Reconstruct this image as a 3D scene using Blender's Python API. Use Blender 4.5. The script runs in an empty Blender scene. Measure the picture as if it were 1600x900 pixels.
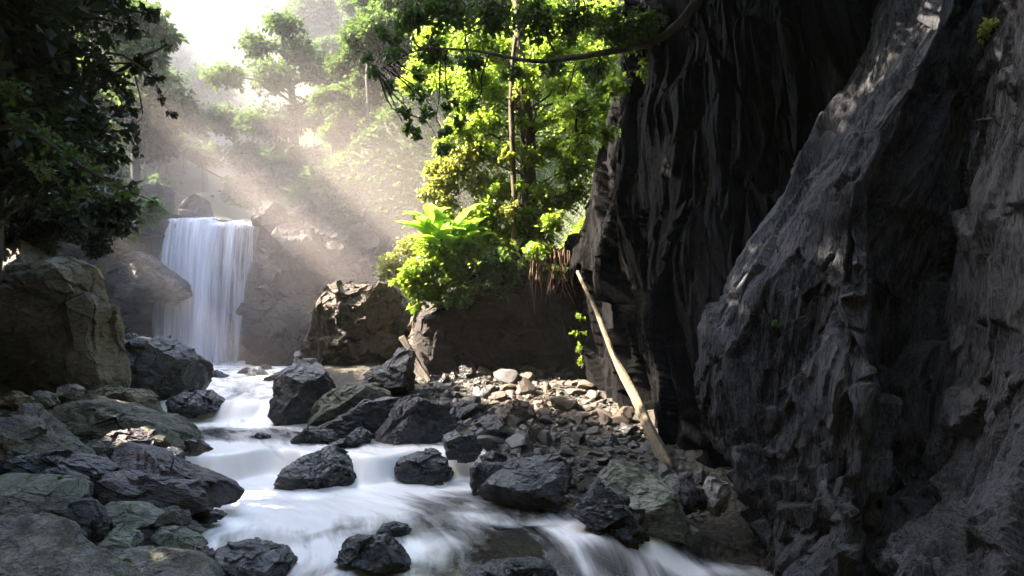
import bpy, bmesh, math, random
import numpy as np
from mathutils import Vector, Quaternion

random.seed(7)
RS = np.random.RandomState(11)
scene = bpy.context.scene
COL = scene.collection

# ------------------------------------------------------------------ camera
F = 1142.0          # focal length in photograph pixels (1600 wide)
HOR = 500.0         # row of the horizon
CZ = 3.0            # camera height above the near pool
cam_d = bpy.data.cameras.new("camera")
cam = bpy.data.objects.new("camera", cam_d)
COL.objects.link(cam)
cam.location = (0, 0, CZ)
cam.rotation_euler = (math.radians(90), 0, 0)
cam_d.sensor_width = 36.0
cam_d.lens = 36.0 * F / 1600.0
cam_d.shift_y = (HOR - 450.0) / 1600.0
cam_d.clip_start = 0.1
cam_d.clip_end = 2000
scene.camera = cam

# ------------------------------------------------------------------ sky, sun, exposure
SUN_AZ, SUN_EL = math.radians(-86), math.radians(42)
world = bpy.data.worlds.new("World")
scene.world = world
world.use_nodes = True
wn = world.node_tree.nodes
wl = world.node_tree.links
sky = wn.new('ShaderNodeTexSky')
sky.sky_type = 'NISHITA'
sky.sun_disc = False
sky.sun_elevation = SUN_EL
sky.sun_rotation = SUN_AZ
sky.dust_density = 3.0
wl.new(sky.outputs[0], wn['Background'].inputs[0])
wn['Background'].inputs[1].default_value = 0.15
sun_d = bpy.data.lights.new("sun", 'SUN')
sun_d.energy = 4.2
sun_d.angle = math.radians(0.5)
sun_d.color = (1.0, 0.86, 0.71)
sun = bpy.data.objects.new("sun", sun_d)
COL.objects.link(sun)
SV = Vector((math.sin(SUN_AZ) * math.cos(SUN_EL), math.cos(SUN_AZ) * math.cos(SUN_EL), math.sin(SUN_EL)))
sun.rotation_euler = SV.to_track_quat('Z', 'Y').to_euler()
sun.location = (-30, 40, 60)
vs = scene.view_settings
vs.view_transform = 'Standard'
vs.look = 'None'
vs.gamma = 1.0
vs.exposure = 3.75
HAZE = 0.0005
MIST = 0.012
SPRAY = 0.028
c = scene.cycles
c.use_denoising = True
c.max_bounces = 7
c.diffuse_bounces = 3
c.glossy_bounces = 2
c.transmission_bounces = 4
c.volume_bounces = 1
c.volume_step_rate = 4.0
c.volume_max_steps = 64
c.transparent_max_bounces = 16
c.caustics_reflective = False
c.caustics_refractive = False
c.use_adaptive_sampling = True
c.adaptive_threshold = 0.02


# ------------------------------------------------------------------ helpers
def P(px, py, Y):
    """a point of the place seen at a photograph pixel, at distance Y"""
    return ((px - 800.0) / F * Y, Y, CZ + (HOR - py) / F * Y)


def hash3(ix, iy, iz, seed):
    h = (ix * 374761393 + iy * 668265263 + iz * 2147483647 + seed * 1274126177) & 0xFFFFFFFF
    h = ((h ^ (h >> 13)) * 1274126177) & 0xFFFFFFFF
    h = ((h ^ (h >> 16)) * 2246822519) & 0xFFFFFFFF
    return (h ^ (h >> 15)) & 0xFFFFFFFF


def noise(p, seed=0):
    """gradient noise in about -1..1 at points p (n,3)"""
    p = np.asarray(p, dtype=np.float64)
    i = np.floor(p).astype(np.int64)
    f = p - i
    u = f * f * f * (f * (f * 6 - 15) + 10)
    out = 0.0
    for dx in (0, 1):
        wx = u[:, 0] if dx else 1 - u[:, 0]
        for dy in (0, 1):
            wy = u[:, 1] if dy else 1 - u[:, 1]
            for dz in (0, 1):
                wz = u[:, 2] if dz else 1 - u[:, 2]
                h = hash3(i[:, 0] + dx, i[:, 1] + dy, i[:, 2] + dz, seed)
                g = (h & 1023) / 511.5 - 1
                g2 = ((h >> 10) & 1023) / 511.5 - 1
                g3 = ((h >> 20) & 1023) / 511.5 - 1
                out = out + wx * wy * wz * (g * (f[:, 0] - dx) + g2 * (f[:, 1] - dy) + g3 * (f[:, 2] - dz))
    return out * 1.3


def fbm(p, oct=4, seed=0, gain=0.5, lac=2.03):
    p = np.asarray(p, dtype=np.float64)
    a, s, out = 1.0, 1.0, np.zeros(len(p))
    for o in range(oct):
        out += a * noise(p * s, seed + o * 17)
        a *= gain
        s *= lac
    return out


def ridged(p, oct=3, seed=0, gain=0.5):
    p = np.asarray(p, dtype=np.float64)
    a, s, out = 1.0, 1.0, np.zeros(len(p))
    for o in range(oct):
        out += a * (1 - 2 * np.abs(noise(p * s, seed + o * 31)))
        a *= gain
        s *= 2.07
    return out


def cells(p, seed=0):
    """broken rock: every cell is a plane of its own. returns offset and tilt terms (about -1..1) and a tone per cell"""
    p = np.asarray(p, dtype=np.float64)
    i0 = np.floor(p).astype(np.int64)
    best = np.full(len(p), 1e9)
    hb = np.zeros(len(p), dtype=np.int64)
    db = np.zeros_like(p)
    flat = np.ptp(p[:, 2]) < 1e-6
    for dx in (-1, 0, 1):
        for dy in (-1, 0, 1):
            for dz in ((0,) if flat else (-1, 0, 1)):
                h = hash3(i0[:, 0] + dx, i0[:, 1] + dy, i0[:, 2] + dz, seed)
                c_ = np.stack([(h & 1023) / 1023.0, ((h >> 10) & 1023) / 1023.0, ((h >> 20) & 1023) / 1023.0 * (0 if flat else 1)], -1)
                d = p - (i0 + np.array([dx, dy, dz]) + c_)
                if flat:
                    d[:, 2] = 0
                q = (d * d).sum(1)
                m = q < best
                best = np.where(m, q, best)
                hb = np.where(m, h, hb)
                db = np.where(m[:, None], d, db)
    h2 = hash3(hb, hb >> 7, hb >> 13, seed + 5)
    o = (h2 & 1023) / 511.5 - 1
    t = np.stack([((h2 >> 10) & 1023) / 511.5 - 1, ((h2 >> 20) & 1023) / 511.5 - 1, ((h2 >> 5) & 1023) / 511.5 - 1], -1)
    return o, (t * db).sum(1), ((h2 >> 15) & 1023) / 511.5 - 1


def steps(x, n, w=0.3):
    """soft terraces"""
    y = np.asarray(x) * n
    i = np.floor(y)
    f = y - i
    t = np.clip((f - (0.5 - w / 2)) / w, 0, 1)
    return (i + t * t * (3 - 2 * t)) / n


def sstep(x, a, b):
    t = np.clip((np.asarray(x, dtype=np.float64) - a) / (b - a), 0, 1)
    return t * t * (3 - 2 * t)


def build(name, verts, faces, mat, parent=None, smooth=True, attrs=None, uv=None):
    """verts (n,3), faces (m,3) or (m,4) -> one mesh object"""
    verts = np.ascontiguousarray(verts, dtype=np.float32)
    faces = np.ascontiguousarray(faces, dtype=np.int32)
    k = faces.shape[1]
    me = bpy.data.meshes.new(name)
    me.vertices.add(len(verts))
    me.vertices.foreach_set('co', verts.ravel())
    me.loops.add(faces.size)
    me.loops.foreach_set('vertex_index', faces.ravel())
    me.polygons.add(len(faces))
    me.polygons.foreach_set('loop_start', np.arange(0, faces.size, k, dtype=np.int32))
    me.polygons.foreach_set('loop_total', np.full(len(faces), k, dtype=np.int32))
    me.polygons.foreach_set('use_smooth', np.full(len(faces), smooth, dtype=bool))
    if attrs:
        for an, av in attrs.items():
            at = me.attributes.new(an, 'FLOAT', 'POINT')
            at.data.foreach_set('value', np.ascontiguousarray(av, dtype=np.float32))
    if uv is not None:
        ul = me.uv_layers.new(name='flow')
        ul.data.foreach_set('uv', np.ascontiguousarray(uv[faces.ravel()], dtype=np.float32).ravel())
    me.update(calc_edges=True)
    if mat is not None:
        me.materials.append(mat)
    o = bpy.data.objects.new(name, me)
    COL.objects.link(o)
    if parent is not None:
        o.parent = parent
    return o


def empty(name, loc):
    o = bpy.data.objects.new(name, None)
    o.empty_display_size = 0.2
    COL.objects.link(o)
    o.location = loc
    return o


def tag(o, label=None, cat=None, group=None, kind=None):
    if label:
        o['label'] = label
    if cat:
        o['category'] = cat
    if group:
        o['group'] = group
    if kind:
        o['kind'] = kind
    return o


def grid_faces(nr, nc):
    a = np.arange(nr * nc).reshape(nr, nc)
    return np.stack([a[:-1, :-1].ravel(), a[:-1, 1:].ravel(), a[1:, 1:].ravel(), a[1:, :-1].ravel()], 1)


_ico = {}


def ico(sub):
    if sub not in _ico:
        bm = bmesh.new()
        bmesh.ops.create_icosphere(bm, subdivisions=sub, radius=1.0)
        bm.verts.ensure_lookup_table()
        v = np.array([x.co[:] for x in bm.verts])
        f = np.array([[y.index for y in x.verts] for x in bm.faces])
        bm.free()
        _ico[sub] = (v / np.linalg.norm(v, axis=1)[:, None], f)
    return _ico[sub]


def tubes(paths, sides=6):
    """paths: list of (pts (n,3), radii (n,)) -> verts, quad faces"""
    V, Fc, off = [], [], 0
    ang = np.linspace(0, 2 * math.pi, sides, endpoint=False)
    for pts, rad in paths:
        pts = np.asarray(pts, float)
        rad = np.asarray(rad, float)
        n = len(pts)
        t = np.gradient(pts, axis=0)
        t /= np.linalg.norm(t, axis=1)[:, None] + 1e-9
        ref = np.where(np.abs(t[:, 2:3]) < 0.9, np.array([[0, 0, 1.0]]), np.array([[1.0, 0, 0]]))
        b = np.cross(t, ref)
        b /= np.linalg.norm(b, axis=1)[:, None] + 1e-9
        nn = np.cross(b, t)
        ring = pts[:, None, :] + rad[:, None, None] * (np.cos(ang)[None, :, None] * b[:, None, :] + np.sin(ang)[None, :, None] * nn[:, None, :])
        V.append(ring.reshape(-1, 3))
        a = off + np.arange(n * sides).reshape(n, sides)
        a2 = np.roll(a, -1, axis=1)
        Fc.append(np.stack([a[:-1].ravel(), a2[:-1].ravel(), a2[1:].ravel(), a[1:].ravel()], 1))
        off += n * sides
    return np.concatenate(V), np.concatenate(Fc)


# ------------------------------------------------------------------ materials
class NT:
    def __init__(self, name):
        self.m = bpy.data.materials.new(name)
        self.m.use_nodes = True
        self.n = self.m.node_tree.nodes
        self.l = self.m.node_tree.links
        self.n.clear()
        self.out = self.n.new('ShaderNodeOutputMaterial')

    def node(self, t, **kw):
        x = self.n.new(t)
        for k, v in kw.items():
            setattr(x, k, v)
        return x

    def link(self, a, b):
        self.l.new(a, b)

    def val(self, x, sock, v):
        if hasattr(v, 'is_output'):
            self.l.new(v, x.inputs[sock])
        else:
            x.inputs[sock].default_value = v

    def noise(self, vec, scale, detail=4, rough=0.55, dist=0.0):
        x = self.node('ShaderNodeTexNoise')
        self.link(vec, x.inputs['Vector'])
        x.inputs['Scale'].default_value = scale
        x.inputs['Detail'].default_value = detail
        x.inputs['Roughness'].default_value = rough
        x.inputs['Distortion'].default_value = dist
        return x.outputs['Fac']

    def mapping(self, vec, scale=(1, 1, 1), rot=(0, 0, 0)):
        x = self.node('ShaderNodeMapping')
        self.link(vec, x.inputs['Vector'])
        x.inputs['Scale'].default_value = scale
        x.inputs['Rotation'].default_value = rot
        return x.outputs[0]

    def ramp(self, fac, stops):
        x = self.node('ShaderNodeValToRGB')
        self.link(fac, x.inputs[0])
        e = x.color_ramp.elements
        while len(e) < len(stops):
            e.new(0.5)
        for i, (p, col) in enumerate(stops):
            e[i].position = p
            e[i].color = (*col, 1) if len(col) == 3 else col
        return x.outputs[0]

    def math(self, op, a, b=0.0, clamp=False):
        x = self.node('ShaderNodeMath', operation=op)
        x.use_clamp = clamp
        self.val(x, 0, a)
        self.val(x, 1, b)
        return x.outputs[0]

    def mix(self, fac, a, b):
        x = self.node('ShaderNodeMix', data_type='RGBA')
        self.val(x, 0, fac)
        for s, v in ((6, a), (7, b)):
            if hasattr(v, 'is_output'):
                self.l.new(v, x.inputs[s])
            else:
                x.inputs[s].default_value = (*v, 1)
        return x.outputs[2]

    def bump(self, h, strength, dist=0.05, normal=None):
        x = self.node('ShaderNodeBump')
        self.link(h, x.inputs['Height'])
        x.inputs['Strength'].default_value = strength
        x.inputs['Distance'].default_value = dist
        if normal is not None:
            self.link(normal, x.inputs['Normal'])
        return x.outputs[0]

    def principled(self, col, rough, normal=None, spec=0.5):
        x = self.node('ShaderNodeBsdfPrincipled')
        self.val(x, 'Base Color', col if hasattr(col, 'is_output') else (*col, 1))
        self.val(x, 'Roughness', rough)
        x.inputs['Specular IOR Level'].default_value = spec
        if normal is not None:
            self.link(normal, x.inputs['Normal'])
        return x.outputs[0]

    def done(self, sh):
        self.link(sh, self.out.inputs['Surface'])
        return self.m


def rock_mat(name, dark, light, moss=None, moss_amt=0.5, rough=(0.55, 0.85), strata=(1, 1, 4), srot=(0.3, 0.5, 0), scale=1.0, rust=None, bump=0.5, spec=0.5):
    t = NT(name)
    tc = t.node('ShaderNodeTexCoord').outputs['Object']
    rnd = t.node('ShaderNodeObjectInfo').outputs['Random']
    add = t.node('ShaderNodeVectorMath', operation='ADD')
    comb = t.node('ShaderNodeCombineXYZ')
    r50 = t.math('MULTIPLY', rnd, 37.0)
    t.link(r50, comb.inputs[0])
    t.link(r50, comb.inputs[2])
    t.link(tc, add.inputs[0])
    t.link(comb.outputs[0], add.inputs[1])
    v = add.outputs[0]
    vm = t.mapping(v, strata, srot)
    n1 = t.noise(v, 1.3 * scale, 6, 0.6)
    n2 = t.noise(vm, 3.0 * scale, 8, 0.65, 0.6)
    n3 = t.noise(v, 22 * scale, 6, 0.7)
    n4 = t.noise(vm, 9 * scale, 6, 0.7, 0.3)
    mixn = t.math('ADD', t.math('MULTIPLY', n1, 0.35), t.math('MULTIPLY', n2, 0.4))
    mixn = t.math('ADD', mixn, t.math('MULTIPLY', n3, 0.25))
    mixn = t.math('ADD', mixn, t.math('MULTIPLY', t.math('SUBTRACT', n4, 0.5), 0.55))
    tone = t.node('ShaderNodeAttribute', attribute_name='tone').outputs['Fac']
    mixn = t.math('ADD', mixn, t.math('MULTIPLY', tone, 0.10))
    col = t.ramp(mixn, [(0.38, dark), (0.5, tuple((a + b) / 2 for a, b in zip(dark, light))), (0.63, light)])
    if rust:
        rm = t.ramp(t.noise(vm, 1.1 * scale, 5, 0.6, 0.5), [(0.52, (0, 0, 0)), (0.66, (1, 1, 1))])
        col = t.mix(t.math('MULTIPLY', rm, 0.7), col, rust)
    vo = t.node('ShaderNodeTexVoronoi', feature='DISTANCE_TO_EDGE')
    wv = t.node('ShaderNodeVectorMath', operation='MULTIPLY_ADD')
    nv = t.node('ShaderNodeTexNoise')
    t.link(vm, nv.inputs['Vector'])
    nv.inputs['Scale'].default_value = 1.5 * scale
    nv.inputs['Detail'].default_value = 4
    t.link(nv.outputs['Color'], wv.inputs[0])
    wv.inputs[1].default_value = (0.9, 0.9, 0.9)
    t.link(vm, wv.inputs[2])
    t.link(wv.outputs[0], vo.inputs['Vector'])
    vo.inputs['Scale'].default_value = 1.1 * scale
    crack = t.ramp(vo.outputs['Distance'], [(0.0, (0, 0, 0)), (0.035, (1, 1, 1))])
    col = t.mix(t.math('MULTIPLY', t.math('SUBTRACT', 1.0, crack), 0.7), col, tuple(x * 0.35 for x in dark))
    rr = t.ramp(n2, [(0.35, (rough[0],) * 3), (0.65, (rough[1],) * 3)])
    if moss:
        geo = t.node('ShaderNodeNewGeometry')
        sx = t.node('ShaderNodeSeparateXYZ')
        t.link(geo.outputs['Normal'], sx.inputs[0])
        up = t.math('MULTIPLY', t.math('ADD', sx.outputs[2], 0.25), 0.8, True)
        mm = t.math('MULTIPLY', up, t.ramp(t.noise(v, 2.2 * scale, 7, 0.7), [(0.45, (0, 0, 0)), (0.62, (1, 1, 1))]))
        mm = t.math('MULTIPLY', mm, moss_amt, True)
        col = t.mix(mm, col, moss)
        rr = t.mix(mm, rr, (0.95, 0.95, 0.95))
    h = t.math('ADD', t.math('MULTIPLY', n4, 0.7), t.math('MULTIPLY', n3, 0.4))
    nb = t.bump(h, bump, 0.06)
    nb = t.bump(n2, bump * 0.7, 0.15, nb)
    nb = t.bump(crack, 0.5, 0.03, nb)
    return t.done(t.principled(col, rr, nb, spec))


def leaf_mat(name, dark, light, trans=0.5, gloss=0.35, tcol=None):
    t = NT(name)
    a = t.node('ShaderNodeAttribute', attribute_name='tint')
    oi = t.node('ShaderNodeObjectInfo').outputs['Random']
    fac = t.math('ADD', t.math('MULTIPLY', a.outputs['Fac'], 0.8), t.math('MULTIPLY', oi, 0.2))
    col = t.ramp(fac, [(0.1, dark), (0.75, light), (1.0, tuple(min(1, x * 1.25) for x in light))])
    pb = t.principled(col, gloss, None, 0.4)
    tr = t.node('ShaderNodeBsdfTranslucent')
    tc = t.mix(0.55, col, tcol or tuple(min(1, x * 2.2) for x in light))
    t.link(tc, tr.inputs['Color'])
    ms = t.node('ShaderNodeMixShader')
    ms.inputs[0].default_value = trans
    t.link(pb, ms.inputs[1])
    t.link(tr.outputs[0], ms.inputs[2])
    return t.done(ms.outputs[0])


def bark_mat(name, dark, light):
    t = NT(name)
    tc = t.node('ShaderNodeTexCoord').outputs['Object']
    vm = t.mapping(tc, (6, 6, 1.2))
    n1 = t.noise(vm, 3, 7, 0.7, 0.4)
    n2 = t.noise(tc, 2, 4)
    col = t.ramp(t.math('ADD', t.math('MULTIPLY', n1, 0.6), t.math('MULTIPLY', n2, 0.4)), [(0.35, dark), (0.65, light)])
    return t.done(t.principled(col, 0.85, t.bump(n1, 0.7, 0.03)))


M = {}
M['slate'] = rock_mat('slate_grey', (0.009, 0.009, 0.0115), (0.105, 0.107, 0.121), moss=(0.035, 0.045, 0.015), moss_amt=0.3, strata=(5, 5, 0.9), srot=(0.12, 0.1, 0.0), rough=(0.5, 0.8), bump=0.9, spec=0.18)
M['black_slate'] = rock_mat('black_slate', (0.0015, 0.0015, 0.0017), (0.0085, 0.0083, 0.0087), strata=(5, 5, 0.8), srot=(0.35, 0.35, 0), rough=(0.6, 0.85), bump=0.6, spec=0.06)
M['dark_wet'] = rock_mat('dark_wet_rock', (0.008, 0.008, 0.009), (0.032, 0.032, 0.036), rough=(0.12, 0.38), bump=0.55, spec=0.6)
M['dark_rock'] = rock_mat('dark_rock', (0.018, 0.018, 0.02), (0.075, 0.074, 0.078), rough=(0.35, 0.65), bump=0.55, strata=(1.2, 2, 5))
M['dark_rust'] = rock_mat('dark_rust_rock', (0.02, 0.018, 0.018), (0.085, 0.072, 0.068), rough=(0.35, 0.6), rust=(0.085, 0.045, 0.035), bump=0.6, strata=(1.2, 2, 6), srot=(0.2, 0.35, 0))
M['green_grey'] = rock_mat('green_grey_rock', (0.07, 0.073, 0.057), (0.26, 0.265, 0.205), moss=(0.06, 0.085, 0.02), moss_amt=0.55, bump=0.5, strata=(1, 2, 5))
M['mossy_dark'] = rock_mat('mossy_dark_rock', (0.035, 0.036, 0.027), (0.135, 0.135, 0.10), moss=(0.045, 0.06, 0.014), moss_amt=0.6, bump=0.6, strata=(1.2, 2, 6), srot=(0.2, 0.4, 0))
M['tan'] = rock_mat('tan_rock', (0.05, 0.041, 0.025), (0.2, 0.17, 0.105), moss=(0.05, 0.055, 0.015), moss_amt=0.6, bump=0.6, rust=(0.11, 0.065, 0.035))
M['pale'] = rock_mat('pale_grey_rock', (0.10, 0.10, 0.095), (0.28, 0.275, 0.26), bump=0.45, rough=(0.45, 0.75))
M['slab'] = rock_mat('lichen_slab', (0.045, 0.044, 0.038), (0.33, 0.32, 0.27), moss=(0.07, 0.085, 0.015), moss_amt=0.55, bump=0.8, strata=(1.5, 1.5, 5), srot=(0.1, 0.2, 0.5), scale=1.6)
M['brown'] = rock_mat('brown_rock', (0.03, 0.022, 0.015), (0.10, 0.072, 0.046), moss=(0.05, 0.05, 0.015), moss_amt=0.5, bump=0.6)
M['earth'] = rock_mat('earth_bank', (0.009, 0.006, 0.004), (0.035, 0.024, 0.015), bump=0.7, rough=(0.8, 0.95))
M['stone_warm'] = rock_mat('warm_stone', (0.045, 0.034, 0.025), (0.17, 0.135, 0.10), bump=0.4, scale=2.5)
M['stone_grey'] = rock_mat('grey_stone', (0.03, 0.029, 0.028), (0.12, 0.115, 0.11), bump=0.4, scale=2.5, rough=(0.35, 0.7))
M['fall_rock'] = rock_mat('waterfall_rock', (0.007, 0.0055, 0.005), (0.032, 0.025, 0.020), rough=(0.5, 0.75), spec=0.25, moss=(0.03, 0.035, 0.01), moss_amt=0.5, bump=0.7, scale=0.7)
M['bark'] = bark_mat('bark', (0.02, 0.015, 0.01), (0.085, 0.065, 0.045))
M['bark_moss'] = bark_mat('mossy_bark', (0.03, 0.024, 0.012), (0.12, 0.095, 0.04))
M['wood'] = bark_mat('weathered_wood', (0.022, 0.016, 0.010), (0.19, 0.145, 0.085))
M['root'] = bark_mat('root', (0.06, 0.035, 0.018), (0.2, 0.12, 0.065))
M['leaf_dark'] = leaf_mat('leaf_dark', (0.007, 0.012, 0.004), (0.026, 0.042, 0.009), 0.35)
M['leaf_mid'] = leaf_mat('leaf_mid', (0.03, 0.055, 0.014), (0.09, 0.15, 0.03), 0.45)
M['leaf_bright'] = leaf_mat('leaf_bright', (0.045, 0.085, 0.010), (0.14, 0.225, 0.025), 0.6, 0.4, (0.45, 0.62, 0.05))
M['leaf_yellow'] = leaf_mat('leaf_yellow', (0.08, 0.10, 0.015), (0.22, 0.25, 0.05), 0.5, 0.4, (0.45, 0.48, 0.08))
M['leaf_banana'] = leaf_mat('leaf_banana', (0.08, 0.17, 0.02), (0.15, 0.29, 0.04), 0.55, 0.35, (0.40, 0.62, 0.06))
M['leaf_hill'] = leaf_mat('leaf_hill', (0.018, 0.034, 0.010), (0.06, 0.095, 0.022), 0.4, 0.85)
M['dead_leaf'] = leaf_mat('dead_leaf', (0.06, 0.02, 0.01), (0.2, 0.10, 0.055), 0.2, 0.5)


def ground_mat():
    t = NT('ground_soil')
    tc = t.node('ShaderNodeTexCoord').outputs['Object']
    n1 = t.noise(tc, 0.5, 6, 0.6)
    n2 = t.noise(tc, 9, 6, 0.7)
    n3 = t.noise(tc, 45, 3, 0.6)
    vo = t.node('ShaderNodeTexVoronoi')
    t.link(tc, vo.inputs['Vector'])
    vo.inputs['Scale'].default_value = 11
    col = t.ramp(t.math('ADD', t.math('MULTIPLY', n1, 0.5), t.math('MULTIPLY', n2, 0.5)), [(0.35, (0.018, 0.016, 0.012)), (0.52, (0.05, 0.043, 0.03)), (0.68, (0.10, 0.085, 0.06))])
    geo = t.node('ShaderNodeNewGeometry')
    sx = t.node('ShaderNodeSeparateXYZ')
    t.link(geo.outputs['Position'], sx.inputs[0])
    hi = t.ramp(t.math('MULTIPLY', sx.outputs[2], 0.25), [(0.6, (0, 0, 0)), (0.95, (1, 1, 1))])
    gr = t.ramp(n2, [(0.3, (0.02, 0.028, 0.010)), (0.7, (0.06, 0.075, 0.022))])
    col = t.mix(hi, col, gr)
    h = t.math('ADD', t.math('MULTIPLY', n2, 0.6), t.math('ADD', t.math('MULTIPLY', n3, 0.3), t.math('MULTIPLY', vo.outputs['Distance'], -0.7)))
    return t.done(t.principled(col, 0.85, t.bump(h, 0.9, 0.08)))


M['ground'] = ground_mat()


def water_mat():
    """silky long-exposure water: a clear glossy sheet with white foam drawn out along the flow"""
    t = NT('river_water')
    uvn = t.node('ShaderNodeUVMap', uv_map='flow')
    foam = t.node('ShaderNodeAttribute', attribute_name='foam').outputs['Fac']
    v1 = t.mapping(uvn.outputs[0], (0.45, 3.2, 1))
    v2 = t.mapping(uvn.outputs[0], (1.2, 14.0, 1))
    v3 = t.mapping(uvn.outputs[0], (0.8, 1.3, 1))
    s1 = t.noise(v1, 1.0, 4, 0.55, 0.5)
    s2 = t.noise(v2, 1.0, 4, 0.6, 0.4)
    s3 = t.noise(v3, 1.0, 3, 0.5, 0.6)
    s = t.math('ADD', t.math('MULTIPLY', s1, 0.42), t.math('ADD', t.math('MULTIPLY', s2, 0.13), t.math('MULTIPLY', s3, 0.45)))
    k = t.math('ADD', foam, t.math('MULTIPLY', t.math('SUBTRACT', s, 0.5), 1.9))
    fac = t.ramp(k, [(0.10, (0.02,) * 3), (0.40, (0.26,) * 3), (0.80, (0.95,) * 3)])
    nb = t.bump(s1, 0.35, 0.05)
    tp = t.node('ShaderNodeBsdfTransparent')
    tp.inputs['Color'].default_value = (0.62, 0.55, 0.36, 1)
    gl = t.node('ShaderNodeBsdfGlossy')
    gl.inputs['Roughness'].default_value = 0.14
    t.link(nb, gl.inputs['Normal'])
    fr = t.node('ShaderNodeFresnel')
    fr.inputs['IOR'].default_value = 1.33
    t.link(nb, fr.inputs['Normal'])
    clear = t.node('ShaderNodeMixShader')
    t.link(fr.outputs[0], clear.inputs[0])
    t.link(tp.outputs[0], clear.inputs[1])
    t.link(gl.outputs[0], clear.inputs[2])
    fd = t.node('ShaderNodeBsdfPrincipled')
    fd.inputs['Base Color'].default_value = (0.95, 0.91, 0.86, 1)
    fd.inputs['Roughness'].default_value = 0.35
    fd.inputs['Specular IOR Level'].default_value = 0.35
    t.link(t.bump(s, 0.25, 0.06), fd.inputs['Normal'])
    ms = t.node('ShaderNodeMixShader')
    t.link(fac, ms.inputs[0])
    t.link(clear.outputs[0], ms.inputs[1])
    t.link(fd.outputs[0], ms.inputs[2])
    return t.done(ms.outputs[0])


M['water'] = water_mat()


def veil_mat():
    t = NT('falling_water')
    uvn = t.node('ShaderNodeUVMap', uv_map='flow')
    dens = t.node('ShaderNodeAttribute', attribute_name='foam').outputs['Fac']
    s1 = t.noise(t.mapping(uvn.outputs[0], (1.6, 0.10, 1)), 1.0, 4, 0.6, 0.25)
    s2 = t.noise(t.mapping(uvn.outputs[0], (7.0, 0.22, 1)), 1.0, 5, 0.65, 0.2)
    s = t.math('ADD', t.math('MULTIPLY', s1, 0.6), t.math('MULTIPLY', s2, 0.4))
    k = t.math('ADD', dens, t.math('MULTIPLY', t.math('SUBTRACT', s, 0.5), 2.8))
    fac = t.ramp(k, [(0.08, (0, 0, 0)), (0.45, (0.30,) * 3), (0.95, (0.92,) * 3)])
    df = t.node('ShaderNodeBsdfDiffuse')
    df.inputs['Color'].default_value = (0.84, 0.87, 0.94, 1)
    tl = t.node('ShaderNodeBsdfTranslucent')
    tl.inputs['Color'].default_value = (0.84, 0.87, 0.94, 1)
    m1 = t.node('ShaderNodeMixShader')
    m1.inputs[0].default_value = 0.45
    t.link(df.outputs[0], m1.inputs[1])
    t.link(tl.outputs[0], m1.inputs[2])
    tr = t.node('ShaderNodeBsdfTransparent')
    m2 = t.node('ShaderNodeMixShader')
    t.link(fac, m2.inputs[0])
    t.link(tr.outputs[0], m2.inputs[1])
    t.link(m1.outputs[0], m2.inputs[2])
    return t.done(m2.outputs[0])


M['veil'] = veil_mat()

# ------------------------------------------------------------------ river and ground
# bank lines: (Y left, px left, Y right, px right, level)
BANK = [
    (33.6, 236, 33.6, 450, 1.15), (30, 268, 30, 452, 1.12), (25, 300, 25, 452, 1.05), (21, 300, 21, 446, 1.0), (18.9, 280, 18.7, 446, 0.97),
    (17.7, 240, 17.6, 505, 0.52), (15.6, 235, 15.8, 640, 0.5), (14.5, 240, 14.6, 745, 0.46), (13.4, 262, 13.4, 765, 0.03),
    (11.5, 330, 12.0, 905, 0.0), (9.9, 318, 11.6, 1130, 0.0), (8.6, 300, 10.2, 1310, 0.0), (7.0, 170, 7.6, 1560, -0.05), (4.0, -500, 4.0, 2100, -0.3),
    (-2, 0, -2, 0, -0.4), (-12, 0, -12, 0, -0.5)]
BL, BR, BZ = [], [], []
for yl, pl, yr, pr, z in BANK:
    if yl > 3:
        BL.append(((pl - 800) / F * yl, yl))
        BR.append(((pr - 800) / F * yr, yr))
    else:
        BL.append((-4.0, yl))
        BR.append((5.0, yr))
    BZ.append(z)
BL, BR, BZ = np.array(BL), np.array(BR), np.array(BZ)


def interp(y, ys, vs_):
    o = np.argsort(ys)
    return np.interp(y, np.asarray(ys)[o], np.asarray(vs_)[o])


def left_x(Y):
    return np.where(Y > 33.6, -0.40 * Y - 2.6, interp(Y, BL[:, 1], BL[:, 0]))


def right_x(Y):
    return np.where(Y > 33.6, -0.40 * Y + 2.8, interp(Y, BR[:, 1], BR[:, 0]))


def level(X, Y):
    """height of the water surface"""
    ym = interp(Y, [b[0] for b in BANK], BZ)
    # the sills are bowed: the crest of each small fall runs unevenly
    w = 0.28 * np.sin(X * 1.9 + 0.6) + 0.15 * np.sin(X * 4.3)
    z = np.where(Y > 10, 0, 0) + 0.0
    z = z + 0.45 * sstep(Y + w, 13.55, 14.25)
    z = z + 0.05 * sstep(Y, 14.5, 17)
    z = z + 0.47 * sstep(Y + 0.6 * w, 17.7, 18.5)
    z = z + 0.17 * sstep(Y, 19, 31)
    z = np.where(Y > 33.9, 7.75 + 0.05 * (Y - 34), z)
    # the last drop, down to the right in front of the big rock
    xc = 0.25 + (Y - 8.4) * 0.62
    d = sstep(X - xc, -0.15, 1.25)
    z = z - 0.55 * d * sstep(Y, 13.3, 12.0)
    z = z - 0.4 * sstep(Y, 8.2, 6.2) * (1 - d)
    return z


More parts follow.
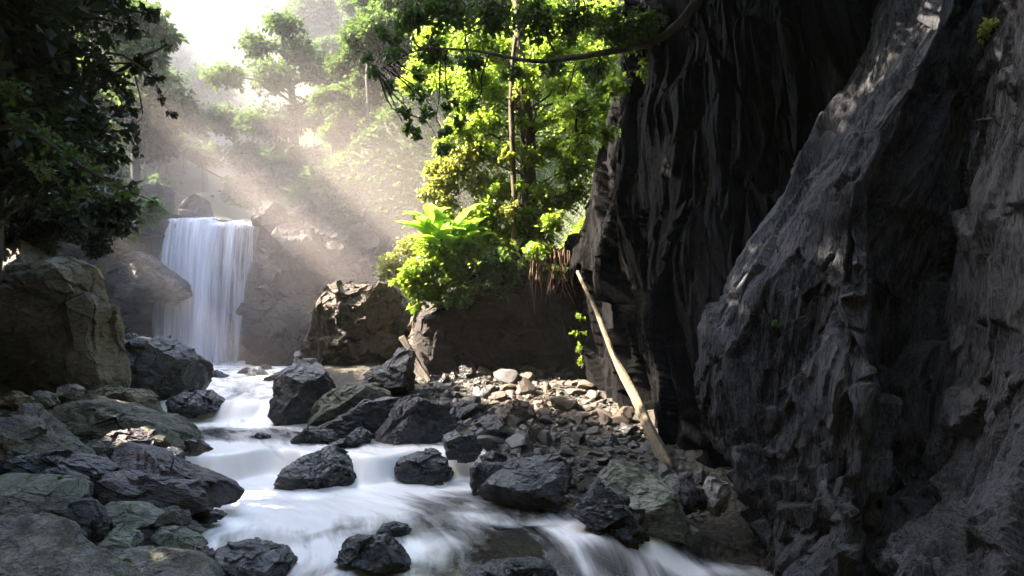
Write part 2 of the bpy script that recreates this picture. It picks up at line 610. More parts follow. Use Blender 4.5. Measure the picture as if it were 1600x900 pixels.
def ground(X, Y):
    X = np.asarray(X, float)
    Y = np.asarray(Y, float)
    xl, xr = left_x(Y), right_x(Y)
    dl = xl - X
    dr = X - xr
    zw = level(np.clip(X, xl, xr), Y)
    # channel
    inside = np.minimum(-dl, -dr)
    z = zw - 0.42 * sstep(inside, -0.3, 0.9) - 0.02
    # left bank: stony shelf then steep wooded slope
    l = np.clip(dl, 0, None)
    shelf = np.interp(Y, [0, 8, 14, 20, 28, 33], [2.6, 2.6, 3.2, 2.6, 1.0, 0.6])
    z = z + 0.30 * np.minimum(l, shelf) + 1.12 * np.clip(l - shelf, 0, 9) + 0.80 * np.clip(l - shelf - 9, 0, 26) + 0.2 * np.clip(l - shelf - 35, 0, None)
    # right bank: stony bar up to the cliff
    zr = np.interp(Y, [0, 8, 11, 12.2, 13.0, 14.0, 15.0, 16.5, 18, 21, 23], [-0.5, -0.9, -0.75, -0.3, 0.25, 0.58, 0.70, 0.85, 1.05, 1.5, 1.8])
    r = np.clip(dr, 0, None)
    z = np.where((dr > 0) & (Y < 33.6), z + (zr - z) * sstep(r, 0.0, 0.55), z)
    # raised ground behind the earth bank
    up = np.clip(X + 0.6, 0, None) * sstep(Y, 22.6, 24.5)
    z = z + np.where(Y < 60, 1.35 * np.minimum(up, 8) + 0.6 * np.clip(up - 8, 0, 20), 0) * sstep(Y, 62, 40)
    # right hill behind the cliffs
    cb = np.interp(Y, [-60, 0, 8, 11, 13.3, 20, 24], [10, 8.5, 7.5, 6.5, 5.6, 4.4, 7.0])
    z = z + np.where(Y < 40, 2.6 * np.clip(X - cb, 0, 7) + 0.5 * np.clip(X - cb - 7, 0, 25), 0) * sstep(Y, 40, 24)
    # valley above the fall
    hv = sstep(Y, 33.9, 35.2)
    ctr = -0.40 * Y
    dd = np.abs(X - ctr)
    side = np.clip(dd - 2.5, 0, 14) * np.where(X > ctr, 0.95, 0.85) + 0.55 * np.clip(dd - 16.5, 0, 40)
    zv = 7.3 + 0.14 * (Y - 34) + 0.42 * np.clip(Y - 48, 0, 60) + side
    z = z * (1 - hv) + zv * hv
    # unseen slopes behind the camera, steepened to close off sky light from there
    z = z + np.clip(-3.5 - Y, 0, 12) * 2.2 + np.clip(-15.5 - Y, 0, 26) * 0.6
    z = np.minimum(z, 52 + 0.05 * (z - 52))
    p = np.stack([X, Y, np.zeros_like(X)], -1).reshape(-1, 3)
    far = np.clip((np.abs(X + 3) - 8) / 14, 0.0, 1.0).ravel() + sstep(Y, 34, 44).ravel()
    n = 0.10 * fbm(p * 0.8, 4, 3) + 0.9 * np.clip(far, 0, 1.3) * fbm(p * 0.16, 4, 9)
    return z + n.reshape(X.shape)


def axis(lo, hi, a, b, fine, coarse):
    left = np.arange(a, lo, -1)[::-1] if False else None
    out = [a]
    x = a
    while x < b:
        d = 0 if lo <= x <= hi else min(abs(x - lo), abs(x - hi))
        x += fine + (coarse - fine) * min(1, d / 30.0)
        out.append(x)
    return np.array(out)


ax = axis(-15, 7, -105, 70, 0.22, 3.0)
ay = axis(4, 37, -45, 125, 0.22, 2.6)
GX, GY = np.meshgrid(ax, ay)
GZ = ground(GX, GY)
g = build('ground', np.stack([GX, GY, GZ], -1).reshape(-1, 3), grid_faces(len(ay), len(ax)), M['ground'])
tag(g, kind='structure')


def ground1(x, y):
    return float(ground(np.array([[x]]), np.array([[y]]))[0, 0])


# river surface: a strip laid between the banks so that streaks follow the flow
def catmull(pts, n):
    pts = np.asarray(pts, float)
    t = np.linspace(0, len(pts) - 1, n)
    i = np.clip(np.floor(t).astype(int), 0, len(pts) - 2)
    u = (t - i)[:, None]
    p0 = pts[np.clip(i - 1, 0, None)]
    p1, p2 = pts[i], pts[i + 1]
    p3 = pts[np.clip(i + 2, None, len(pts) - 1)]
    return 0.5 * (2 * p1 + (p2 - p0) * u + (2 * p0 - 5 * p1 + 4 * p2 - p3) * u ** 2 + (3 * p1 - p0 - 3 * p2 + p3) * u ** 3)


NS, NTc = 560, 170
Lc = catmull(BL[:14] - np.array([0.5, 0]), NS)
Rc = catmull(BR[:14] + np.array([0.6, 0]), NS)
tt = np.linspace(0, 1, NTc)
WX = Lc[:, None, 0] * (1 - tt) + Rc[:, None, 0] * tt
WY = Lc[:, None, 1] * (1 - tt) + Rc[:, None, 1] * tt
WZ = level(WX, WY)
slope = np.hypot(*np.gradient(level(WX, WY), axis=(0, 1)))
wp = np.stack([WX, WY, WX * 0], -1).reshape(-1, 3)
s_len = np.concatenate([[0], np.cumsum(np.linalg.norm(np.diff((Lc + Rc) / 2, axis=0), axis=1))])
uvs = np.stack([np.repeat(s_len, NTc), (np.broadcast_to(tt, (NS, NTc)) * np.linalg.norm(Lc - Rc, axis=1)[:, None]).ravel()], -1)
ripple = noise(np.stack([uvs[:, 0] * 0.9, uvs[:, 1] * 2.2, uvs[:, 0] * 0], -1), 5) * 0.030 + noise(np.stack([uvs[:, 0] * 2.2, uvs[:, 1] * 6, uvs[:, 0] * 0], -1), 8) * 0.012
WZ = WZ + ripple.reshape(NS, NTc)


def blob(px, py, z, rx, ry, amp):
    Y = (CZ - z) * F / (py - HOR)
    X = (px - 800) / F * Y
    return amp * np.exp(-(((WX - X) / rx) ** 2 + ((WY - Y) / ry) ** 2))


# where the water is aerated: below every small fall and along the main tongue
foam = 0.30 + 0 * WX
foam = np.where(WY > 17.8, 0.72, foam)
foam = foam + 0.55 * sstep(np.abs(WY - 17.75), 1.2, 0.2)
foam = foam + 0.35 * sstep(np.abs(WY - 13.7), 1.2, 0.1)
foam = foam + blob(450, 770, 0, 1.9, 2.0, 1.0) + blob(340, 735, 0.1, 1.0, 1.0, 0.6) + blob(680, 750, 0, 1.3, 0.8, 0.9) + blob(560, 790, 0, 1.3, 1.0, 0.30)
foam = foam + blob(400, 850, 0, 1.2, 1.2, 0.30) + blob(480, 870, 0, 0.9, 0.8, 0.4) + blob(690, 860, -0.1, 0.6, 0.7, 0.5) + blob(900, 890, -0.5, 0.45, 0.6, 0.75) + blob(1000, 885, -0.55, 0.6, 0.35, 0.75) + blob(1100, 893, -0.55, 0.8, 0.4, 0.65)
foam = foam + blob(350, 690, 0.5, 1.2, 0.5, 0.35) + blob(600, 700, 0.5, 0.8, 0.4, -0.15)
foam = foam - blob(790, 850, 0, 0.55, 0.9, 0.45) - blob(930, 800, 0, 1.3, 0.5, 0.28) - blob(1200, 850, -0.55, 1.1, 1.2, 0.7) - blob(560, 675, 0.5, 1.3, 0.7, 0.35) - blob(750, 790, 0, 1.4, 0.5, 0.12)
# collars of white water round the rocks that stand in the stream
for px_, py_, r_ in [(578, 888, .47), (616, 834, .2), (492, 748, .75), (656, 728, .42), (406, 686, .25), (488, 690, .45), (330, 806, .28), (390, 890, .5), (810, 780, .75), (718, 712, .4), (955, 840, .5), (460, 655, .6), (545, 690, .3), (340, 780, .5)]:
    Yr = (CZ - 0.15) * F / (py_ - HOR)
    Xr = (px_ - 800) / F * Yr
    dr_ = np.hypot(WX - Xr, WY - Yr)
    foam = foam + 0.40 * np.exp(-((dr_ - r_) / 0.22) ** 2) * (0.5 + 0.5 * np.clip((Yr - WY) / (r_ + .1), -1, 1))
    WZ = WZ + 0.05 * np.exp(-((dr_ - r_) / 0.22) ** 2) * np.clip((WY - Yr) / (r_ + .1), -1, 1)
foam = foam - 0.06
river = build('river', np.stack([WX, WY, WZ], -1).reshape(-1, 3), grid_faces(NS, NTc)[:, ::-1], M['water'], attrs={'foam': np.clip(foam, 0, 1.5).ravel()}, uv=uvs)
tag(river, kind='structure')

# ------------------------------------------------------------------ cliffs
def cliff_mesh(name, zs, plan, ncol, disp, mat, colw=None, blur=0, shear=None):
    """plan(z) -> polyline (k,2); the surface is swept over zs and pushed out along its normal by disp(l, z, xyz)"""
    rows, ls = [], []
    for z in zs:
        pl = np.asarray(plan(z), float)
        seg = np.concatenate([[0], np.cumsum(np.linalg.norm(np.diff(pl, axis=0), axis=1))])
        u = np.linspace(0, 1, ncol) if colw is None else colw
        k = np.linspace(0, 1, len(pl))
        lw = np.interp(u, k, seg)
        if shear is not None:
            lw = np.clip(lw + shear * (z - 3), 0, seg[-1])
        rows.append(np.stack([np.interp(lw, seg, pl[:, 0]), np.interp(lw, seg, pl[:, 1]), np.full(ncol, z)], -1))
        ls.append(lw)
    V = np.array(rows)
    Lm = np.array(ls)
    # round the plan a little
    for _ in range(3):
        V[:, 1:-1] = 0.25 * V[:, :-2] + 0.5 * V[:, 1:-1] + 0.25 * V[:, 2:]
    du = np.gradient(V, axis=1)
    dv = np.gradient(V, axis=0)
    N = np.cross(dv, du)
    N /= np.linalg.norm(N, axis=2)[:, :, None] + 1e-9
    if N[len(zs) // 2, ncol // 2, 0] > 0:
        N = -N
    D = disp(Lm.ravel(), V[:, :, 2].ravel(), V.reshape(-1, 3)).reshape(V.shape[:2])
    for _ in range(blur):
        D[1:-1, 1:-1] = 0.4 * D[1:-1, 1:-1] + 0.12 * (D[1:-1, :-2] + D[1:-1, 2:]) + 0.18 * (D[:-2, 1:-1] + D[2:, 1:-1])
    V = V + N * D[:, :, None]
    return V


def tab(z, pts):
    return np.interp(z, [p[0] for p in pts], [p[1] for p in pts])


def near_plan(z):
    nose = tab(z, [(-1.5, 4.2), (-.36, 3.86), (.23, 3.56), (1.02, 3.22), (2.0, 3.08), (3.49, 3.31), (4.78, 4.22), (5.57, 4.62), (6.46, 5.25), (7.95, 5.72), (12, 6.6), (22, 8.5)])
    ridge = tab(z, [(-1.5, 3.6), (-.3, 3.8), (.9, 4.1), (1.8, 4.22), (3.0, 4.2), (4.6, 4.22), (5.9, 4.8), (6.9, 5.3), (12, 6.6), (22, 8.6)])
    inner = tab(z, [(-1.5, 3.9), (0, 4.55), (1.0, 5.3), (2, 5.5), (6, 5.75), (9, 6.4), (22, 9)])
    near = tab(z, [(-1.5, 3.6), (-.3, 3.92), (.5, 4.28), (1.4, 4.95), (2.2, 5.2), (6, 5.45), (9, 6.0), (22, 8.6)])
    return [(nose + 2.6, 14.8), (nose + 0.5, 12.1), (nose, 11.3), (nose * 0.62 + ridge * 0.38 - 0.12, 10.35), (ridge - 0.05, 9.1), (ridge + 0.12, 8.95), ((ridge + inner + 0.4) / 2, 9.95), (inner + 0.45, 10.2), (inner * 0.4 + near * 0.6 + 0.15, 8.5), (near, 7.1), (near + 0.25, 5.2), (near + 0.6, 3.2), (near + 1.4, -2), (near + 3.5, -10)]


def near_disp(l, z, p):
    a = 0.30
    q = l * math.cos(a) - (z - 3) * math.sin(a) * 0.45
    zero = l * 0
    w = 0.25 * noise(np.stack([l * 0.7, z * 0.5, zero], -1), 77)
    w2 = noise(np.stack([l * 3, z * 2.2, zero], -1), 78) * 0.06
    big = fbm(np.stack([l * 0.5, z * 0.4, zero], -1), 2, 21) * 0.26
    o1, t1, c1 = cells(np.stack([q * 0.95 + w, z * 0.42 + w, zero], -1), 31)
    o2, t2, c2 = cells(np.stack([q * 2.3 + w + w2, z * 0.95 + w2, zero], -1), 32)
    o3, t3, c3 = cells(np.stack([q * 6.5 + w2 * 3, z * 2.1 + w2 * 3, zero], -1), 33)
    lo = sstep(z, 1.9, 0.3)
    o4, t4, c4 = cells(np.stack([l * 2.6 + z * 1.6, z * 2.6 - l * 1.4, zero], -1), 34)
    d = big + 0.10 * o1 + 0.34 * t1 + 0.05 * o2 + 0.15 * t2 + 0.024 * o3 + 0.075 * t3 + lo * (0.10 * o4 + 0.16 * t4)
    stri = ridged(np.stack([q * 8 + 1.5 * w, z * 0.55, zero], -1), 3, 24) * 0.024
    fine = ridged(np.stack([q * 21 + 3 * w, z * 1.3, zero], -1), 2, 25) * 0.016
    rough = fbm(np.stack([l * 9, z * 9, zero], -1), 3, 26) * 0.008
    near_disp.tone = 0.5 * c1 + 0.5 * c2 + 0.4 * c3
    return d + stri + fine + rough


zs = np.concatenate([np.linspace(-1.4, 8.6, 430), np.linspace(8.7, 22, 50)])
NC = 540
kk = np.linspace(0, 1, 14)
wts = np.array([0.5, 0.9, 1.6, 2.2, 0.9, 2.2, 2.4, 2.6, 2.2, 1.4, 0.4, 0.4, 0.3])
cw = np.concatenate([[0], np.cumsum(wts)])
cw /= cw[-1]
colw = np.interp(np.linspace(0, 1, NC), cw, kk)
V = cliff_mesh('cliff', zs, near_plan, NC, near_disp, None, colw, blur=1, shear=0.139)
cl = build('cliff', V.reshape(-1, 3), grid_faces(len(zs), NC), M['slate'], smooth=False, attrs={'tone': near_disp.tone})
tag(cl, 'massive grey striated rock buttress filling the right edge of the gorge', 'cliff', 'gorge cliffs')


def back_plan(z):
    e20 = tab(z, [(0, 1.9), (1.6, 1.75), (4.05, 1.75), (6, 2.2), (8.6, 2.9), (10.7, 3.6), (20, 6.5)])
    e13 = tab(z, [(-1, 3.75), (0.3, 3.55), (3, 3.75), (6, 4.4), (9, 5.3), (14, 6.5), (20, 7.6)])
    return [(e20 + 4.5, 27), (e20 + 1.2, 23.5), (e20, 20.5), (e20 * 0.6 + e13 * 0.4 - 0.05, 17.5), (e20 * 0.25 + e13 * 0.75 + 0.05, 15), (e13, 13.3), (e13 + 0.9, 12.4), (e13 + 3.5, 11.8)]


def back_disp(l, z, p):
    a = 0.42
    q = l * math.cos(a) + (z - 3) * math.sin(a)
    zero = l * 0
    w = 0.3 * noise(np.stack([l * 0.6, z * 0.4, zero], -1), 177)
    w2 = noise(np.stack([l * 2.5, z * 1.5, zero], -1), 178) * 0.08
    big = fbm(np.stack([l * 0.4, z * 0.3, zero], -1), 2, 121) * 0.35
    o1, t1, c1 = cells(np.stack([q * 0.9 + w, z * 0.16 + w, zero], -1), 131)
    o2, t2, c2 = cells(np.stack([q * 2.2 + w + w2, z * 0.34 + w2, zero], -1), 132)
    o3, t3, c3 = cells(np.stack([q * 6 + w2 * 3, z * 0.8, zero], -1), 133)
    back_disp.tone = 0.5 * c1 + 0.5 * c2 + 0.4 * c3
    stri = ridged(np.stack([q * 7 + 1.5 * w, z * 0.35, zero], -1), 3, 124) * 0.03
    return big + 0.22 * o1 + 0.6 * t1 + 0.10 * o2 + 0.28 * t2 + 0.04 * o3 + 0.1 * t3 + stri


zs2 = np.concatenate([np.linspace(-0.8, 12.5, 380), np.linspace(12.6, 20, 30)])
V = cliff_mesh('cliff', zs2, back_plan, 620, back_disp, None, blur=1, shear=-0.446)
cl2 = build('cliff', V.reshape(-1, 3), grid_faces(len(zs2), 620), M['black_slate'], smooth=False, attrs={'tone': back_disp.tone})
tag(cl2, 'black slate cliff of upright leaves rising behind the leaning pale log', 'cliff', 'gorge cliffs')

# the step that the waterfall drops over
NU, NV = 380, 220
px_u = np.linspace(90, 690, NU)
vv = np.linspace(0, 1, NV)
FX = np.broadcast_to((px_u - 800) / F * 33.0, (NV, NU)).copy()
Xf = FX[0]
ztop = np.interp(px_u, [90, 200, 255, 268, 300, 400, 412, 440, 520, 640, 690], [10.5, 8.9, 8.3, 7.75, 7.68, 7.5, 7.7, 8.2, 9.0, 9.6, 10.0])
FZ = 0.4 + vv[:, None] * (ztop[None, :] - 0.4)
base_y = np.interp(px_u, [90, 180, 235, 258, 275, 330, 395, 420, 470, 560, 690], [29.5, 31.2, 31.6, 32.3, 33.2, 33.3, 33.0, 32.3, 31.6, 31.8, 31.5])
lean = np.interp(px_u, [90, 200, 262, 400, 430, 690], [0.10, 0.08, 0.02, 0.05, 0.28, 0.34])
FY = base_y[None, :] + lean[None, :] * FZ
# jutting ledges left of the fall with a dark undercut
ledge = sstep(px_u, 150, 200) * sstep(px_u, 292, 268)
FY = FY - ledge[None, :] * (1.1 * np.exp(-((FZ - 4.7) / 0.7) ** 2) + 0.8 * np.exp(-((FZ - 7.2) / 0.9) ** 2) - 0.9 * sstep(FZ, 3.9, 3.2))
fp = np.stack([FX, FY, FZ], -1).reshape(-1, 3)
fz_ = fp[:, 0] * 0
wz_ = noise(fp * 0.8, 207) * 0.3
o1, t1, c1 = cells(np.stack([fp[:, 0] * 0.42 + wz_, fp[:, 2] * 0.5 + wz_ + fp[:, 0] * 0.12, fz_], -1), 231)
o2, t2, c2 = cells(np.stack([fp[:, 0] * 1.2 + wz_, fp[:, 2] * 1.4 + wz_, fz_], -1), 232)
o3, t3, c3 = cells(np.stack([fp[:, 0] * 3.5, fp[:, 2] * 4 + wz_, fz_], -1), 233)
dd = fbm(fp * np.array([0.4, 0.4, 0.5]), 3, 201) * 0.5 + 0.5 * o1 + 0.8 * t1 + 0.16 * o2 + 0.3 * t2 + 0.05 * o3 + 0.1 * t3
ftone = 0.5 * c1 + 0.5 * c2 + 0.3 * c3
mask = np.interp(np.tile(px_u, NV), [90, 262, 285, 390, 415, 690], [1, 1, 0.45, 0.45, 1, 1])
fp[:, 1] -= dd * mask
fcl = build('cliff', fp, grid_faces(NV, NU), M['fall_rock'], smooth=False, attrs={'tone': ftone})
tag(fcl, 'dark wet rock step that the waterfall drops over', 'cliff')

# ------------------------------------------------------------------ waterfall
wf = empty('waterfall', ((335 - 800) / F * 33, 32.6, 1.1))
tag(wf, 'tall silky white waterfall dropping over a dark rock step', 'waterfall')


def veil(name, top, bot, Y0, throw, dens_top, dens_bot, nx=60, nz=90, seed=0, zt=None, edge=0.18):
    """top, bot: px at left and right of the veil; the sheet leaves the lip and falls in a curve"""
    u = np.linspace(0, 1, nx)
    v = np.linspace(0, 1, nz)
    tl, tr = [(p - 800) / F * 33 for p in top]
    bl, br = [(p - 800) / F * 33 for p in bot]
    k = v[:, None] ** 1.4
    X = (tl + (tr - tl) * u)[None, :] * (1 - k) + (bl + (br - bl) * u)[None, :] * k
    zl = zt[0] + (zt[1] - zt[0]) * u + 0.24 * noise(np.stack([u * 5, u * 0 + seed, u * 0], -1), 90) + 0.05 * noise(np.stack([u * 17, u * 0 + seed, u * 0], -1), 91) - 0.22 * (2 * u - 1) ** 4
    X = X + (0.35 * noise(np.stack([u * 3, u * 0 + seed, u * 0], -1), 92)[None, :] + 0.12 * noise(np.stack([u * 9, u * 0 + seed, u * 0], -1), 93)[None, :]) * v[:, None] + 0.10 * noise(np.stack([np.tile(v * 4, 1), v * 0 + seed, v * 0], -1), 94)[:, None]
    Z = zl[None, :] * (1 - v[:, None] ** 1.15) + 1.0 * v[:, None] ** 1.15
    # over the lip
    back = np.clip(0.06 - v, 0, 1)[:, None] / 0.06
    Z = Z - 0.0 * back
    Y = Y0 - throw * np.sqrt(v)[:, None] + 1.4 * back
    n = noise(np.stack([(X * 2.0).ravel(), (Z * 0.12).ravel(), np.full(X.size, seed)], -1), 60 + seed).reshape(X.shape)
    n2 = noise(np.stack([(X * 7.0).ravel(), (Z * 0.2).ravel(), np.full(X.size, seed)], -1), 70 + seed).reshape(X.shape)
    Y = Y + 0.30 * n * v[:, None] ** 0.6 + 0.08 * n2
    dn = dens_top + (dens_bot - dens_top) * v[:, None] + 0 * X
    dn = dn - 0.9 * (sstep(u, edge, 0.0) + sstep(u, 1 - edge, 1.0))[None, :] * (0.4 + 0.6 * v[:, None])
    gaps = noise(np.stack([(X * 1.1).ravel(), (Z * 0.16).ravel(), np.full(X.size, seed + .5)], -1), 95 + seed).reshape(X.shape)
    dn = dn + 0.45 * gaps
    dn = np.where(v[:, None] < 0.05, dn + 0.2, dn)
    uv = np.stack([(np.broadcast_to(X, Y.shape)).ravel() + seed * 7.3, Z.ravel()], -1)
    o = build(name, np.stack([X, Y, Z], -1).reshape(-1, 3) - np.array(wf.location), grid_faces(nz, nx), M['veil'], wf, attrs={'foam': dn.ravel()}, uv=uv)
    return o


veil('main_veil', (262, 350), (250, 366), 33.0, 1.1, 0.9, 1.05, seed=1, zt=(7.84, 7.62), edge=0.16)
veil('main_veil', (262, 350), (258, 350), 32.7, 1.3, 0.62, 0.85, seed=2, zt=(7.80, 7.60), edge=0.12)
veil('side_veil', (368, 411), (352, 392), 32.6, 1.0, 0.50, 0.40, seed=3, zt=(7.55, 7.42), edge=0.15, nx=40)
veil('thin_veil', (338, 378), (340, 378), 32.8, 0.9, 0.5, 0.7, seed=4, zt=(7.6, 7.55), edge=0.2, nx=30)
veil('side_veil', (366, 384), (354, 376), 32.4, 1.1, 0.55, 0.45, seed=5, zt=(7.55, 7.5), edge=0.25, nx=24)

# ------------------------------------------------------------------ boulders
def boulder(name, poly, Y, mat, label, depth=None, cuts=(), seed=1, rough=1.0, strata=0.0, sub=None, ncut=7, group=None, cat='boulder', sdir=(0.35, 0.2, 1.0)):
    """outline as photographed, given its own distance and thickness"""
    poly = np.asarray(poly, float)
    c0 = poly.mean(0)
    m = Y / F
    q = (poly - c0) * np.array([m, -m])
    w = q[:, 0].max() - q[:, 0].min()
    h = q[:, 1].max() - q[:, 1].min()
    D = (0.5 * (0.55 * w + 0.45 * h) if depth is None else depth)
    if sub is None:
        sub = 7 if (w / m) > 110 else 6 if (w / m) > 30 else 5
    d, f = ico(sub)
    th = np.arctan2(d[:, 2], d[:, 0])
    # radial outline
    ang = np.linspace(-math.pi, math.pi, 721)
    rad = np.zeros(721)
    for i in range(len(q)):
        a, b = q[i], q[(i + 1) % len(q)]
        e = b - a
        dx, dy = np.cos(ang), np.sin(ang)
        den = dx * e[1] - dy * e[0]
        den = np.where(np.abs(den) < 1e-9, 1e-9, den)
        t = (a[0] * e[1] - a[1] * e[0]) / den
        s = (a[0] * dy - a[1] * dx) / den
        ok = (t > 0) & (s >= -1e-6) & (s <= 1 + 1e-6)
        rad = np.where(ok, np.maximum(rad, t), rad)
    rad = np.where(rad <= 0, rad[rad > 0].mean(), rad)
    ker = np.ones(9) / 9
    rad = np.convolve(np.concatenate([rad[-5:-1], rad, rad[1:5]]), ker, 'valid')
    r = np.interp(th, ang, rad)
    rho = np.sqrt(d[:, 0] ** 2 + d[:, 2] ** 2)
    gr = np.sin(np.clip(rho, 0, 1) * math.pi / 2) ** 0.8
    v = np.stack([r * gr * np.cos(th), np.sign(d[:, 1]) * D * np.abs(d[:, 1]) ** 0.85, r * gr * np.sin(th)], -1)
    rs = np.random.RandomState(seed * 13 + 5)
    cc = list(cuts)
    for _ in range(ncut):
        n = rs.normal(size=3)
        n[1] = -abs(n[1]) * 1.0 - 0.45
        n[2] = n[2] * 0.9 + 0.25
        cc.append((*n, rs.uniform(0.62, 0.86)))
    for nx, ny, nz, fr in cc:
        n = np.array([nx, ny, nz], float)
        n /= np.linalg.norm(n)
        s = v @ n
        o = s.max() * fr
        ex = np.clip(s - o, 0, None)
        v = v - (ex * 0.94)[:, None] * n
    size = math.sqrt(w * h)
    nd = v / (np.linalg.norm(v, axis=1)[:, None] + 1e-9)
    p = v / size + seed * 3.7
    wv_ = np.stack([noise(p * 2.0, seed + 40), noise(p * 2.0 + 7, seed + 41), noise(p * 2.0 + 13, seed + 42)], -1) * 0.25
    o1, t1, c1 = cells(p * 2.1 + wv_, seed + 31)
    o2, t2, c2 = cells(p * 5.5 + wv_ * 2, seed + 32)
    o3, t3, c3 = cells(p * 14 + wv_ * 4, seed + 33)
    tone = 0.6 * c1 + 0.5 * c2 + 0.4 * c3
    disp = fbm(p * 1.8, 2, seed) * 0.05 + 0.020 * o1 + 0.10 * t1 + 0.010 * o2 + 0.032 * t2 + 0.004 * o3 + 0.014 * t3 + fbm(p * 16, 3, seed + 5) * 0.007
    if strata:
        sd = np.array(sdir, float)
        sd /= np.linalg.norm(sd)
        k = (v @ sd) / size
        wv = noise(p * 1.6, seed + 9) * 0.12
        st = noise(np.stack([k * 9 + wv * 6, p[:, 0] * 0.9, p[:, 1] * 0.9], -1), seed + 11)
        disp = disp + strata * (steps(st, 3, 0.35) * 0.06 + 0.02 * noise(np.stack([k * 30, p[:, 0] * 1.5, p[:, 1] * 1.5], -1), seed + 12))
    v = v + nd * (disp * rough * min(size, 2.6))[:, None]
    ctr = np.array(P(c0[0], c0[1], Y))
    zmin = v[:, 2].min()
    loc = ctr + np.array([0, 0, zmin])
    v = v - np.array([0, 0, zmin])
    o = build(name, v, f, M[mat], smooth=False, attrs={'tone': tone})
    o.location = loc
    tag(o, label, cat, group)
    return o


B = boulder
UPC = (0.0, -0.55, 0.83)
# left bank
B('boulder', [(-120, 640), (-120, 376), (10, 376), (32, 398), (52, 408), (88, 406), (122, 416), (144, 456), (158, 480), (154, 526), (174, 588), (172, 622), (80, 645)], 16.5, 'tan', 'huge tan mossy rock wall above the left bank', depth=1.3, seed=3, rough=1.3, ncut=4, sub=7, cuts=[(0.55, -0.8, 0.1, .75), (-0.1, -1, 0.25, .8)])
B('boulder', [(174, 540), (180, 530), (200, 525), (240, 535), (280, 551), (308, 572), (312, 604), (298, 636), (248, 655), (200, 650), (174, 640)], 19, 'dark_rock', 'large rounded brown-grey boulder beside the mossy rock wall', seed=5, rough=0.8, cuts=[(0.3, -.9, -0.1, .7)], depth=1.3)
B('boulder', [(250, 650), (275, 620), (300, 609), (322, 612), (352, 632), (310, 650)], 18.3, 'dark_wet', 'low dark wet ledge at the foot of the rounded brown-grey boulder', seed=6, strata=0.5)
B('boulder', [(77, 642), (85, 632), (117, 627), (173, 632), (213, 646), (253, 657), (283, 673), (302, 690), (280, 712), (200, 706), (110, 705), (80, 672)], 14, 'mossy_dark', 'broad dark green slab sloping down to the river', depth=1.1, seed=7, strata=0.7, cuts=[(-.15, -.8, .6, .45)], sdir=(.35, -.4, .85))
B('boulder', [(105, 622), (120, 613), (160, 609), (213, 610), (233, 626), (248, 655), (213, 662), (110, 645)], 15.6, 'tan', 'flat tan stone behind the broad dark green slab', seed=8, strata=0.6, cuts=[(-.3, -.5, .8, .6)])
B('boulder', [(3, 652), (20, 634), (43, 635), (67, 656), (103, 688), (100, 702), (67, 695), (20, 675)], 12.6, 'mossy_dark', 'mossy pointed stone left of the broad dark green slab', seed=9, strata=0.6)
B('boulder', [(-40, 646), (27, 659), (73, 682), (117, 702), (145, 727), (130, 740), (67, 728), (-40, 705)], 11.4, 'mossy_dark', 'long green-streaked slab slanting from the left edge', seed=10, strata=1.0, depth=0.55, sdir=(.45, -.2, .9))
B('boulder', [(140, 695), (160, 677), (200, 673), (233, 686), (258, 710), (248, 722), (213, 720), (160, 712)], 12.6, 'dark_rust', 'dark split rock between the green slab and the long dark one', seed=11, strata=0.8)
B('boulder', [(223, 668), (240, 664), (267, 680), (288, 700), (275, 712), (245, 702)], 13.1, 'mossy_dark', 'small mossy boulder at the tip of the broad green slab', seed=12)
B('boulder', [(284, 698), (290, 689), (313, 689), (330, 703), (305, 712), (288, 710)], 13.3, 'dark_wet', 'dark wet stone jutting into the upper pool from the left', seed=13)
B('boulder', [(155, 712), (159, 703), (167, 696), (200, 702), (247, 717), (287, 739), (320, 752), (347, 766), (356, 777), (348, 790), (317, 800), (293, 800), (233, 790), (167, 775)], 11.1, 'dark_rust', 'long dark reddish slab reaching into the white pool', seed=14, strata=1.0, depth=0.75, cuts=[(-.1, -.75, .65, .6)], sdir=(.45, -.3, .85))
B('boulder', [(-40, 735), (50, 710), (100, 714), (143, 726), (159, 740), (148, 758), (110, 760), (-40, 760)], 10.4, 'dark_rock', 'dark layered slab above the pale flat block', seed=15, strata=1.0, depth=0.6)
B('boulder', [(138, 768), (150, 751), (187, 747), (233, 754), (283, 762), (304, 780), (311, 800), (285, 818), (247, 815), (187, 806), (143, 790)], 10.1, 'dark_rust', 'dark furrowed slab below the long reddish one', seed=16, strata=1.1, depth=0.7, cuts=[(.05, -.8, .6, .6)])
B('boulder', [(-45, 775), (-30, 750), (30, 747), (110, 757), (119, 780), (104, 822), (88, 828), (60, 815), (-45, 800)], 9.1, 'green_grey', 'pale greenish flat-topped block on the left bank', seed=17, depth=0.55, rough=0.55, ncut=2, cuts=[(-.05, -.42, .9, .34), (-.25, -.93, -.3, .5), (.8, -.6, -.1, .72)])
B('boulder', [(56, 746), (70, 737), (83, 731), (113, 741), (128, 750), (121, 765), (75, 760)], 9.75, 'dark_rock', 'small dark stone lying behind the pale flat block', seed=18, strata=0.5)
B('boulder', [(113, 772), (127, 754), (142, 755), (139, 775), (122, 788)], 9.5, 'pale', 'small pale grey stone wedged beside the flat block', seed=19)
B('boulder', [(-30, 670), (10, 679), (37, 706), (34, 722), (-30, 722)], 10.9, 'tan', 'tan stone at the left edge under the slanting slab', seed=20)
B('boulder', [(99, 805), (104, 794), (113, 787), (133, 784), (147, 796), (159, 817), (158, 842), (133, 852), (110, 848), (99, 828)], 8.5, 'dark_rock', 'rounded dark boulder beside the lichen slab', seed=21, strata=0.5, rough=0.8)
